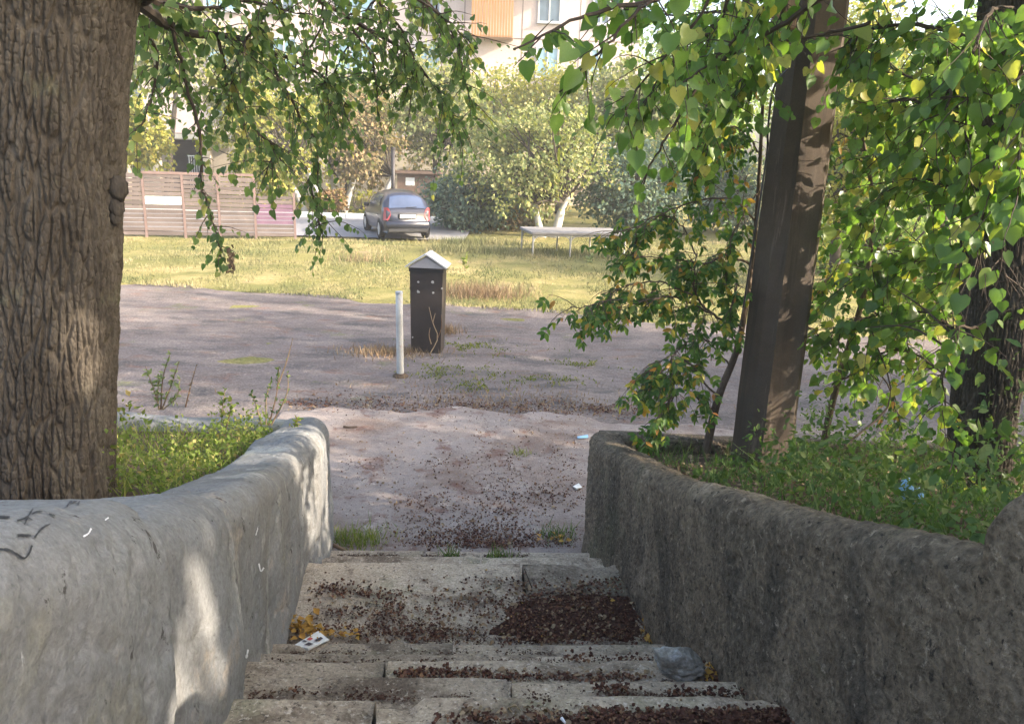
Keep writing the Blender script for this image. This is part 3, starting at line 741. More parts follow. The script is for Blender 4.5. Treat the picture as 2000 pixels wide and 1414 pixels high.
# ------------------------------------------------------------------ big tree on the left
def left_tree():
    base = gz(98, 985, 1.38)
    TY = base[1]
    root = empty('large_tree', base, 0, 'large rough-barked tree trunk beside the pale wall, drooping leafy branches', 'tree')
    tp = gy(112, -160, TY + .02)
    pts = [base + np.array([-.03, 0, -.4]), gy(86, 950, TY), gy(84, 760, TY), gy(84, 560, TY), gy(85, 360, TY), gy(88, 160, TY), gy(92, 0, TY), tp, tp + np.array([-.05, .1, 2.2])]
    V, Fq = trunk_mesh(pts, [.31, .295, .288, .288, .290, .294, .315, .35, .28], 700, 860, 3, .017, 34)
    link('trunk', make_mesh('trunk', V, Fq, M['bark_big'], True), root)
    kn = MB()
    c = gy(231, 368, TY - .01)
    for cc, r_ in ((c, .035), (gy(228, 405, TY - .01), .028), (gy(226, 425, TY - .01), .022)):
        th, ph = np.meshgrid(np.linspace(0, math.pi, 14), np.linspace(0, 2 * math.pi, 20), indexing='ij')
        D = np.stack([np.sin(th) * np.cos(ph), np.sin(th) * np.sin(ph), np.cos(th)], -1)
        rr = r_ * (1 + .5 * (fbm(D[..., 0] * 3, D[..., 1] * 3, D[..., 2] * 3, 3, 9) - .5))
        kn.add((cc + D * rr[..., None] * np.array([1.1, 1, 1.5])).reshape(-1, 3), [tuple(q) for q in grid_faces(14, 20)])
    kn.build('knot', M['bark'], root, True)
    tw = MB(); L = []
    fork = gy(215, -40, TY + .15)
    J = lambda x, y, Y: gy(x, y, Y)
    # limbs and drooping branches seen against the houses; pixel paths lifted to their own depth
    br = [
        ([fork, J(330, 40, 4.9), J(420, 55, 5.3), J(520, 75, 5.7), J(640, 130, 6.0), J(700, 190, 6.2)], .035, 22, .55, .5),
        ([J(330, 40, 4.9), J(365, 170, 5.1), J(398, 280, 5.2), J(402, 350, 5.25), J(425, 410, 5.3), J(442, 470, 5.3), J(450, 520, 5.3)], .012, 13, .20, .6),
        ([J(420, 55, 5.3), J(450, 180, 5.6), J(510, 260, 5.7), J(540, 300, 5.75), J(525, 360, 5.75)], .012, 15, .40, .7),
        ([J(520, 75, 5.7), J(560, 200, 5.9), J(608, 290, 6.0), J(600, 370, 6.0), J(608, 420, 6.0), J(622, 455, 6.0)], .012, 18, .32, .8),
        ([J(420, -80, 5.0), J(560, -20, 5.4), J(690, 60, 5.8), J(790, 120, 6.1), J(860, 190, 6.3), J(905, 280, 6.4)], .025, 24, .5, .6),
        ([J(690, 60, 5.8), J(725, 120, 5.9), J(735, 190, 5.9)], .010, 8, .35, .6),
        ([J(560, -20, 5.4), J(480, 60, 5.3), J(440, 140, 5.3), J(430, 230, 5.4)], .012, 13, .45, .5),
        ([J(500, -150, 4.8), J(700, -60, 5.2), J(850, 10, 5.6), J(930, 90, 5.9)], .022, 18, .45, .5),
        ([J(700, -60, 5.2), J(780, 40, 5.6), J(820, 130, 5.8), J(800, 190, 5.9)], .010, 12, .4, .6),
        ([fork, J(290, 60, 4.7), J(310, 130, 5.0), J(290, 220, 5.0), J(265, 285, 5.0)], .015, 9, .28, .6),
        ([J(290, 0, 4.5), J(380, 20, 4.9), J(470, 10, 5.2), J(600, 30, 5.4)], .02, 16, .4, .4),
        ([J(330, 40, 4.9), J(350, 90, 5.4), J(340, 150, 5.6), J(380, 200, 5.6)], .01, 9, .35, .5),
        ([J(640, 130, 6.0), J(640, 200, 6.2), J(660, 270, 6.3)], .008, 9, .35, .6),
        ([J(620, -60, 5.6), J(640, 40, 6.2), J(600, 110, 6.4), J(560, 150, 6.5)], .01, 12, .4, .6),
        ([J(760, -60, 5.8), J(720, 30, 6.4), J(680, 90, 6.6), J(660, 150, 6.7)], .01, 12, .4, .6),
        ([J(840, -60, 5.8), J(850, 20, 6.4), J(880, 80, 6.6)], .01, 10, .4, .6),
        ([J(800, -40, 5.6), J(880, 60, 6.0), J(915, 160, 6.2), J(925, 240, 6.3)], .01, 12, .3, .6),
    ]
    for pts, r0, n, ln, dr in br: grow(pts, r0, tw, L, int(n * 2.2), ln, .052, dr, .046)
    tw.build('branches', M['bark_twig'], root)
    # dead clump at the end of the longest twig
    dl = []
    for i in range(26):
        p = gy(450 + random.gauss(0, 5), 505 + random.gauss(0, 14), 5.3); dl.append((p, rv() + np.array([0, 0, -1]), rv(), .045))
    o = link('dead_leaves', leaf_mesh('dead_leaves', LOW, LOW_F, *[np.array([d[i] for d in dl]) for i in range(4)], M['dry']), root); o['kind'] = 'stuff'
    # upper crown above the frame
    P, T, N, S, C = blob_leaves(5200, base + np.array([.2, .6, 5.3]), (3.6, 3.6, 2.0), .10, 40, 5)
    uu, vv, dd = project(P); k = keep_open(P) & ~((vv > -30) & (uu > -200) & (uu < 2100) & (dd > 0))
    lim = MB()
    for c in C[::5]:
        if c[2] > 4.6: lim.tube(spline([pts_end(base), (pts_end(base) + c) / 2 + np.array([0, 0, .3]), c], 6), np.linspace(.05, .008, 6), 5, False)
    lim.build('limbs', M['bark'], root)
    L += [(P[i], T[i], N[i], S[i]) for i in np.where(k)[0]]
    leaf_cloud(root, L, HEART, HEART_F, M['leaf_left'], 300)
def pts_end(b): return b + np.array([.1, .1, 4.3])
left_tree()

# ------------------------------------------------------------------ tree on the right with heart-shaped leaves
def right_tree():
    base = gz(1908, 965, 1.12)
    root = empty('heart_leaved_tree', base, 0, 'dark leaning tree trunk at right with glossy heart-shaped leaves', 'tree')
    pts = [base + np.array([-.02, 0, -.3]), base, gy(1920, 800, base[1] + .02), gy(1945, 620, base[1] + .02), gy(1962, 400, base[1] + .05), gy(1975, 150, base[1] + .1), gy(1985, -150, base[1] + .15)]
    V, Fq = trunk_mesh(pts, [.21, .175, .168, .19, .20, .17, .15], 320, 520, 13, .016, 34)
    link('trunk', make_mesh('trunk', V, Fq, M['bark'], True), root)
    tw = MB(); L = []
    J = gy
    Yb = base[1]
    br = [
        # over the top centre, big leaves against the building
        ([J(1980, -150, Yb), J(1700, -120, 4.0), J(1400, -40, 3.8), J(1230, 20, 3.7), J(1120, 60, 3.6), J(1000, 130, 3.5)], .022, 17, .24, .4, .082, .075),
        ([J(1300, -10, 3.75), J(1210, 60, 3.6), J(1140, 130, 3.6), J(1090, 200, 3.6)], .008, 8, .22, .7, .08, .07),
        ([J(1400, -40, 3.8), J(1330, 60, 3.9), J(1250, 140, 3.9), J(1200, 210, 3.9)], .008, 12, .30, .6, .078, .062),
        ([J(1560, -80, 3.9), J(1470, 40, 4.2), J(1400, 120, 4.3), J(1320, 190, 4.3)], .012, 17, .35, .6, .076, .055),
        ([J(1660, -40, 4.0), J(1540, 40, 4.2), J(1430, 110, 4.4), J(1330, 220, 4.5), J(1280, 300, 4.6), J(1250, 375, 4.7)], .016, 8, .24, .5, .075, .08),
        ([J(1700, 40, 4.2), J(1600, 60, 4.4), J(1500, 75, 4.5), J(1420, 95, 4.6)], .010, 6, .25, .5, .08, .08),
        ([J(1560, -80, 3.9), J(1500, 90, 4.8), J(1440, 180, 5.0), J(1380, 300, 5.1)], .012, 18, .36, .6, .075, .06),
        ([J(1440, -60, 3.9), J(1380, 60, 4.9), J(1300, 130, 5.2), J(1230, 230, 5.3)], .012, 20, .40, .6, .075, .06),
        ([J(1500, -60, 4.2), J(1440, 20, 5.0), J(1330, 40, 5.4), J(1200, 30, 5.6)], .012, 20, .40, .6, .075, .06),
        # dense curtain between pole and trunk
        ([J(1950, 100, Yb), J(1830, 60, 4.5), J(1720, 70, 4.7), J(1650, 100, 4.8)], .016, 18, .4, .5, .074, .055),
        ([J(1950, 260, Yb), J(1850, 210, 4.5), J(1760, 200, 4.8), J(1680, 240, 4.9)], .014, 18, .4, .5, .074, .055),
        ([J(1940, 420, Yb), J(1840, 360, 4.6), J(1750, 360, 4.9), J(1680, 420, 5.1)], .014, 20, .4, .5, .074, .05),
        ([J(1930, 560, Yb), J(1840, 480, 4.7), J(1740, 500, 5.0), J(1640, 560, 5.2)], .012, 20, .4, .5, .074, .05),
        ([J(1900, 680, Yb), J(1820, 610, 4.8), J(1720, 610, 5.1), J(1600, 650, 5.3)], .012, 19, .38, .5, .074, .05),
        ([J(1890, 780, Yb), J(1800, 690, 4.9), J(1730, 690, 5.1), J(1680, 740, 5.2)], .010, 13, .35, .5, .074, .055),
        ([J(1960, 150, Yb), J(1900, 120, 3.9), J(1850, 200, 3.8), J(1830, 300, 3.8)], .012, 12, .32, .6, .074, .055),
        ([J(1975, 60, Yb), J(2000, 120, 3.7), J(1960, 260, 3.6), J(1930, 420, 3.6), J(1920, 520, 3.65)], .012, 18, .30, .7, .074, .05),
        ([J(1975, 60, Yb), J(2040, 80, 3.6), J(2010, 260, 3.5), J(1990, 440, 3.5)], .012, 15, .30, .7, .074, .05),
        ([J(1925, 640, Yb), J(1870, 640, 3.95), J(1840, 740, 3.95), J(1850, 830, 4.0)], .008, 9, .25, .7, .075, .06),
        ([J(1880, 900, Yb), J(1850, 880, 4.0), J(1870, 930, 3.95), J(1900, 960, 3.9)], .006, 8, .22, .6, .07, .05),
        ([J(1980, 20, Yb), J(1930, 40, 3.8), J(1890, 160, 3.7), J(1880, 300, 3.7)], .010, 12, .3, .7, .074, .05),
        ([J(1990, 200, Yb), J(1960, 330, 3.75), J(1950, 460, 3.7), J(1960, 560, 3.7)], .010, 10, .26, .7, .074, .05),
        ([J(1960, 300, Yb), J(1800, 300, 5.4), J(1650, 330, 5.9)], .012, 20, .5, .5, .074, .05),
        ([J(1960, 120, Yb), J(1780, 150, 5.4), J(1640, 40, 5.9)], .012, 20, .5, .5, .074, .05),
        ([J(1940, 520, Yb), J(1780, 560, 5.4), J(1680, 500, 5.9)], .012, 18, .5, .5, .074, .05),
    ]
    for q, (pts, r0, n, ln, dr, ls, st) in enumerate(br): grow(pts, r0, tw, L, n if q < 6 else int(n * 2.3), ln, ls, dr, st)
    # bare twigs low on the trunk
    for a, b, c in (((1890, 680, Yb), (1800, 600, 4.6), (1740, 560, 4.8)), ((1880, 700, Yb), (1780, 640, 4.6), (1690, 640, 4.8)), ((1650, 870, 4.8), (1740, 780, 4.9), (1700, 640, 5.0))):
        tw.tube(spline([J(*a), J(*b), J(*c)], 8), np.linspace(.009, .003, 8), 5, False)
    tw.build('branches', M['bark_twig'], root)
    P, T, N, S, C = blob_leaves(7000, base + np.array([.9, -.3, 4.6]), (3.0, 3.0, 2.2), .105, 40, 15)
    uu, vv, dd = project(P); k = keep_open(P, True) & ~((vv > -40) & (uu > -200) & (uu < 2060) & (dd > 0))
    lim = MB(); top = gy(1985, -150, base[1] + .15)
    for c in C[::5]:
        if c[2] > 3.8: lim.tube(spline([top, (top + c) / 2 + np.array([0, 0, .2]), c], 6), np.linspace(.045, .008, 6), 5, False)
    lim.build('limbs', M['bark'], root)
    L += [(P[i], T[i], N[i], S[i]) for i in np.where(k)[0]]
    kk = keep_open(np.array([l[0] for l in L]), False, 4); L = [l for l, q in zip(L, kk) if q]
    leaf_cloud(root, L, HEART, HEART_F, M['leaf_right'], 300)
right_tree()

# ------------------------------------------------------------------ unseen trees, added behind and beside the viewer to shade what is in view
def shade_tree(x, y, h, rad, n, seed, label, name='shade_tree', shell=.3):
    gzv = float(soil_z(np.array([x]), np.array([min(y, 5.0)]))[0]) if y < 5.6 else 0.0
    base = np.array([x, y, gzv])
    root = empty(name, base, 0, label, 'tree')
    cen = base + np.array([0, 0, h])
    V, Fq = trunk_mesh([base + np.array([0, 0, -.2]), base + np.array([.05, 0, h * .5]), cen], [.22, .17, .08], 60, 60, seed, .015, 14)
    link('trunk', make_mesh('trunk', V, Fq, M['bark'], True), root)
    P, T, N, S, C = blob_leaves(n, cen, rad, .15, 45, seed, shell)
    k = keep_open(P, True); lim = MB()
    for c in C[::4]:
        q = spline([base + np.array([0, 0, h * .55]), (cen + c) / 2, c], 9)
        if keep_open(q[3:], True).all(): lim.tube(q, np.linspace(.04, .006, 9), 5, False)
    lim.build('limbs', M['bark'], root)
    o = link('crown', leaf_mesh('crown', LOW, LOW_F, P[k], T[k], N[k], S[k], M['leaf_right']), root); o['kind'] = 'stuff'
shade_tree(6.2, .7, 2.5, (1.9, 2.3, 2.3), 17000, 51, 'unseen dense small tree added right of the viewer to shade the pale wall')
shade_tree(9.6, -.2, 4.4, (2.4, 2.6, 3.3), 18000, 52, 'unseen tall tree added behind the viewer to shade pale wall and trunk')
shade_tree(8.6, 4.9, 2.2, (1.9, .9, 1.4), 5500, 53, 'unseen low tree added at the right terrace edge to shade the apron')
shade_tree(11.4, 4.3, 3.6, (2.0, 1.1, 2.0), 6000, 55, 'unseen taller tree added farther along the right terrace to shade the apron')
shade_tree(13.5, 7.7, 5.2, (2.6, 2.2, 3.0), 9000, 54, 'unseen broad tree added far to the right to shade the path')
shade_tree(11.3, 7.2, 6.3, (2.2, 2.2, 3.4), 15000, 57, 'unseen tall dense tree added right of the terrace to shade the path')
shade_tree(10.2, 10.7, 5.6, (1.9, 1.25, 3.0), 11000, 58, 'unseen slender tall tree added to shade the far side of the path')
shade_tree(10.2, 8.9, 2.9, (2.0, 1.6, 2.0), 6000, 56, 'unseen round tree added at far right to shade the nearer path')

# ------------------------------------------------------------------ utility pole
def pole():
    b0, t0 = gz(1484, 905, .93), gy(1597, 0, 5.35)
    axis = (t0 - b0) / (t0[2] - b0[2])
    root = empty('utility_pole', b0, 0, 'thick brown-grey square concrete pole standing on the right terrace', 'pole')
    V = []; w0, w1 = .172, .158
    prof = np.array([(-1, -.55), (-.62, -1), (.62, -1), (1, -.62), (1, .62), (.62, 1), (-.62, 1), (-1, .62)])
    a = math.radians(14); Rm = np.array([[math.cos(a), -math.sin(a)], [math.sin(a), math.cos(a)]]); prof = prof @ Rm.T
    zs = np.linspace(-.3, 5.0, 60)
    for z in zs:
        c = b0 + axis * z; w = w0 + (w1 - w0) * z / 3.2
        n_ = (fbm(prof[:, 0] * 2, prof[:, 1] * 2, z * 4, 3, 8) - .5) * .008
        V.append(np.concatenate([c[:2] + prof * (w + n_[:, None]), np.full((8, 1), c[2])], 1))
    V = np.array(V).reshape(-1, 3); n = 8
    Fq = [(i * n + k, i * n + (k + 1) % n, (i + 1) * n + (k + 1) % n, (i + 1) * n + k) for i in range(59) for k in range(n)] + [tuple(range(59 * 8, 60 * 8))]
    link('shaft', make_mesh('shaft', V, Fq, M['pole']), root)
    mb = MB(); c = gy(1528, 20, 5.12)
    mb.box((c[0] - .055, c[1] - .03, c[2] - .11), (c[0] + .085, c[1] + .03, c[2] + .6), bev=.008); mb.build('board', M['plank'], root)
    wr_ = MB(); pts = [gy(1545, 130, 5.0), gy(1512, 170, 5.02), gy(1500, 250, 5.02), gy(1498, 300, 5.05), gy(1480, 420, 5.05), gy(1452, 600, 5.1)]
    wr_.tube(spline(pts, 24), .007, 5); wr_.build('cable', M['metal_dark'], root)
pole()

# ------------------------------------------------------------------ saplings round the pole
def sapling():
    b = gz(1378, 875, .95)
    root = empty('sapling', b, 0, 'young compound-leaved sapling growing left of the concrete pole, yellowing tips', 'sapling')
    tw = MB(); L = []; J = gy; Y = b[1]
    tw.tube(spline([b + np.array([0, 0, -.1]), J(1402, 780, Y), J(1440, 680, Y + .1), J(1462, 560, Y + .25), J(1478, 420, Y + .35), J(1490, 200, Y + .4)], 30), np.linspace(.033, .012, 30), 8)
    br = [
        ([J(1445, 670, Y + .1), J(1400, 615, Y), J(1368, 585, Y - .05), J(1358, 530, Y - .1), J(1350, 480, Y - .1)], .012, 13, .26),
        ([J(1400, 615, Y), J(1330, 575, Y - .1), J(1250, 585, Y - .2), J(1180, 590, Y - .3), J(1125, 598, Y - .35)], .008, 16, .22),
        ([J(1368, 585, Y - .05), J(1300, 545, Y - .1), J(1230, 540, Y - .1), J(1170, 555, Y - .15)], .007, 14, .22),
        ([J(1465, 520, Y + .3), J(1420, 508, Y + .1), J(1380, 520, Y), J(1300, 505, Y - .05), J(1220, 500, Y - .1)], .009, 16, .24),
        ([J(1475, 430, Y + .3), J(1430, 385, Y + .2), J(1330, 392, Y + .1), J(1250, 430, Y), J(1190, 450, Y)], .008, 17, .25),
        ([J(1360, 500, Y), J(1330, 440, Y), J(1290, 420, Y), J(1230, 470, Y)], .006, 11, .22),
        ([J(1405, 770, Y), J(1340, 700, Y - .1), J(1300, 720, Y - .15), J(1265, 770, Y - .15)], .008, 15, .24),
        ([J(1395, 800, Y), J(1330, 760, Y - .1), J(1290, 800, Y - .15), J(1265, 850, Y - .15)], .008, 14, .24),
        ([J(1425, 710, Y), J(1370, 660, Y), J(1320, 690, Y - .1), J(1255, 740, Y - .15)], .007, 14, .24),
        ([J(1485, 300, Y + .4), J(1440, 240, Y + .3), J(1400, 260, Y + .2), J(1360, 330, Y + .2)], .008, 16, .28),
        ([J(1488, 200, Y + .4), J(1440, 150, Y + .4), J(1390, 200, Y + .3), J(1350, 260, Y + .3)], .008, 14, .28),
        ([J(1480, 380, Y + .3), J(1450, 420, Y + .2), J(1430, 470, Y + .1), J(1425, 540, Y)], .006, 10, .2),
        ([J(1450, 640, Y + .1), J(1430, 600, Y), J(1440, 560, Y - .1), J(1420, 640, Y - .1)], .006, 9, .2),
    ]
    for pts, r0, n, ln in br: grow(pts, r0, tw, L, int(n * 1.5), ln * 1.1, .062, .75, .08, .8, .15, .003, True)
    tw.build('stems', M['bark_sapling'], root)
    leaf_cloud(root, L, LANCE, LANCE_F, M['leaf_sapling'], 300, 'leaflet', 'foliage')
    b2 = gz(1608, 868, .95)
    root = empty('sapling', b2, 0, 'thin young sapling with red-brown stem between pole and leaning trunk', 'sapling')
    tw = MB(); L = []; Y = b2[1]
    tw.tube(spline([b2 + np.array([0, 0, -.1]), J(1622, 800, Y), J(1650, 700, Y), J(1690, 560, Y + .1), J(1705, 400, Y + .2), J(1680, 250, Y + .3), J(1660, 150, Y + .3)], 26), np.linspace(.030, .009, 26), 8)
    for pts in ([J(1650, 700, Y), J(1600, 640, Y), J(1560, 620, Y - .1), J(1545, 650, Y - .1)], [J(1690, 560, Y + .1), J(1640, 520, Y), J(1600, 560, Y), J(1570, 600, Y)], [J(1700, 420, Y + .2), J(1640, 400, Y + .1), J(1580, 430, Y), J(1555, 470, Y)],
                [J(1640, 740, Y), J(1700, 720, Y - .1), J(1740, 780, Y - .1), J(1760, 840, Y - .1)], [J(1690, 300, Y + .3), J(1640, 260, Y + .3), J(1620, 330, Y + .2)], [J(1680, 600, Y), J(1740, 640, Y), J(1780, 700, Y)], [J(1700, 480, Y + .1), J(1780, 500, Y + .3), J(1840, 580, Y + .4)]):
        grow(pts, .008, tw, L, 13, .26, .058, .6, .08, .8, .1, .003, True)
    tw.build('stems', M['bark_sapling'], root)
    leaf_cloud(root, L, LANCE, LANCE_F, M['leaf_sapling'], 150, 'leaflet', 'foliage')
sapling()

# ------------------------------------------------------------------ metal cabinet with gable roof, white post
def cabinet():
    b = gz(833, 690, 0.0); b[1] += .2
    root = empty('cabinet', b, math.radians(-3), 'tall dark brown sheet-metal cabinet with a pale gabled cap', 'cabinet')
    w, d, h = .245, .20, 1.26
    mb = MB(); V = [(-w * .91, -d, 0), (w * .91, -d, 0), (w * .91, d, 0), (-w * .91, d, 0), (-w, -d, h), (w, -d, h), (w, d, h), (-w, d, h)]
    mb.add(V, [(0, 1, 5, 4), (1, 2, 6, 5), (2, 3, 7, 6), (3, 0, 4, 7), (4, 5, 6, 7)]); mb.build('body', M['cabinet'], root, local=True)
    mb = MB(); mb.box((-w - .012, -d - .012, h - .03), (w + .012, d + .012, h + .03)); mb.build('trim_band', M['cabinet_trim'], root, local=True)
    mb = MB(); g = .30; r0 = h + .032
    for s in (-1, 1):
        m2 = MB(); n = np.array([-.17 * -s, 0, g]); n = n / np.linalg.norm(n)
        q = [(s * (w + .055), -d - .05, r0), (s * (w + .055), d + .05, r0), (0, d + .05, r0 + .19), (0, -d - .05, r0 + .19)]
        q = np.array(q); q2 = q + np.array([s * .010, 0, .016])
        m2.add(np.vstack([q, q2]), [(0, 1, 2, 3), (7, 6, 5, 4), (0, 4, 5, 1), (1, 5, 6, 2), (2, 6, 7, 3), (3, 7, 4, 0)]); m2.build('roof_panel', M['cabinet_roof'], root, local=True)
    mb.add([(-w - .03, -d - .032, r0), (w + .03, -d - .032, r0), (0, -d - .032, r0 + .165), (-w - .03, d + .03, r0), (w + .03, d + .03, r0), (0, d + .03, r0 + .165)], [(0, 1, 2), (5, 4, 3), (0, 3, 4, 1)])
    mb.build('gable', M['gable'], root, local=True)
    for x, z, s in ((-.115, 1.08, .020), (.095, 1.085, .026), (-.12, .935, .028), (.105, .93, .018), (-.20, .24, .014), (.235, 1.0, .018)):
        m2 = MB(); k = 7; a = np.linspace(0, 2 * math.pi, k, endpoint=False)
        m2.add([(x + math.cos(t) * s * random.uniform(.6, 1.2), -d - .0035, z + math.sin(t) * s * random.uniform(.6, 1.1)) for t in a], [tuple(range(k))]); m2.build('paper_scrap', M['concrete_grey'], root, local=True)
    # dry weed in front of it
    wb = gz(838, 694, 0)
    wd = empty('dry_weed', wb, 0, 'leafless dry weed stalk in front of the dark cabinet', 'weed')
    mb = MB(); Y = wb[1]
    for p in (((838, 694), (855, 660), (845, 630), (838, 600)), ((855, 660), (862, 640), (862, 615)), ((842, 672), (838, 655), (840, 640)), ((845, 630), (850, 612))):
        mb.tube(spline([gy(x, y, Y) for x, y in p], 8), np.linspace(.009, .004, 8), 5)
    mb.build('stalk', M['dry'], wd)
cabinet()
def white_post():
    b = gz(782, 735, 0)
    root = empty('post', b, 0, 'short white-painted steel post beside the dark cabinet', 'post')
    mb = MB(); lean = np.array([-.012, 0, 1.0])
    mb.tube([b + lean * z for z in (-.1, .05, .4, .8, 1.13)], [.05, .048, .047, .047, .047], 16); mb.build('tube', M['whitepost'], root, True)
    mb = MB(); mb.tube([b + lean * 1.128, b + lean * 1.16], [.049, .049], 16); mb.build('cap', M['rail_grey'], root)
    mb = MB(); mb.tube([b + np.array([0, 0, -.02]), b + np.array([0, 0, .02]), b + np.array([0, 0, .045])], [.12, .10, .05], 9); mb.build('footing', M['soil'], root, True)
white_post()

# ------------------------------------------------------------------ slatted fence
def fence():
    A, B = gz(150, 466, .0), gz(577, 470, .0)
    A[2] = B[2] = .05
    d = (B - A); Lf = np.linalg.norm(d); d /= Lf; nrm = np.array([d[1], -d[0], 0])
    root = empty('slatted_fence', (A + B) / 2, 0, 'reddish-brown fence of horizontal wooden slats at the road', 'fence')
    def at_px(x): # distance along the fence for a pixel column
        v = ray(x, 450); m2 = np.array([[v[0], -d[0]], [v[1], -d[1]]]); t = np.linalg.solve(m2, A[:2]); return t[1]
    cuts = [0.0, at_px(286), at_px(362), at_px(430), at_px(500), Lf]
    heights = [1.93, 1.95, 1.90, 1.87, 1.36]
    def bar(a, b, z0, z1, t0, t1, name, mat):
        m2 = MB(); V = []
        for s in (a, b):
            for t in (t0, t1):
                for z in (z0, z1): V.append(A + d * s + nrm * t + np.array([0, 0, z]))
        m2.add(V, [(0, 1, 3, 2), (4, 6, 7, 5), (0, 4, 5, 1), (2, 3, 7, 6), (0, 2, 6, 4), (1, 5, 7, 3)]); return m2.build(name, mat, root)
    for p in range(5):
        a, b = cuts[p] + .04, cuts[p + 1] - .04
        n = 14 if p < 4 else 10; h = heights[p]
        for k in range(n):
            z = .08 + (h - .10) * k / n; t = random.uniform(-.004, .004)
            mat = M['slat']
            if p == 1 and k in (7, 8): mat = M['slat_white']
            if p == 4 and 2 < k < 8: mat = M['slat_violet']
            hh = (h - .10) / n * .84
            if p < 4 and k == n - 1: hh *= 1.25
            o = bar(a, b, z + random.uniform(-.006, .006), z + hh, t, t + .022, 'slat', mat)
    for i, c in enumerate(cuts):
        hgt = (heights[min(i, 4)] if i < 4 else 1.85) if i < 5 else 1.40
        bar(c - .035, c + .035, -.1, hgt + .03, -.03, .034, 'fence_post', M['fence_post'])
    bar(cuts[1], cuts[4], 1.90, 1.98, -.02, .042, 'top_rail', M['fence_post'])
fence()

# ------------------------------------------------------------------ table
def table():
    p = gz(1041, 505, .0); z0 = float(lawn_z(p[0:1], p[1:2])[0])
    p = gz(1041, 503, z0)
    root = empty('concrete_table', p, math.radians(12), 'long grey slab table on thin white legs under the apple tree', 'table')
    Ln, Wd, H = 2.75, 1.6, .62
    mb = MB(); mb.box((-.06, 0, H), (Ln, Wd, H + .075), bev=.012); mb.build('table_top', M['table_top'], root, local=True)
    for x, y in ((.0, .06), (1.08, .06), (2.1, .06), (2.68, .06), (.0, Wd - .08), (1.08, Wd - .08), (2.1, Wd - .08), (2.68, Wd - .08)):
        mb = MB(); mb.tube([(x, y, -.1), (x, y, H)], .026, 8)
        for s in (-1, 1):
            if 0 <= x + s * .2 <= Ln: mb.tube(spline([(x, y, H - .24), (x + s * .05, y, H - .10), (x + s * .20, y, H - .015)], 6), .018, 6)
        mb.build('leg', M['table_leg'], root, local=True)
    for y in (.06, Wd - .08):
        mb = MB(); mb.box((-.02, y - .02, H - .045), (Ln - .05, y + .02, H - .002)); mb.build('rail', M['table_leg'], root, local=True)
table()

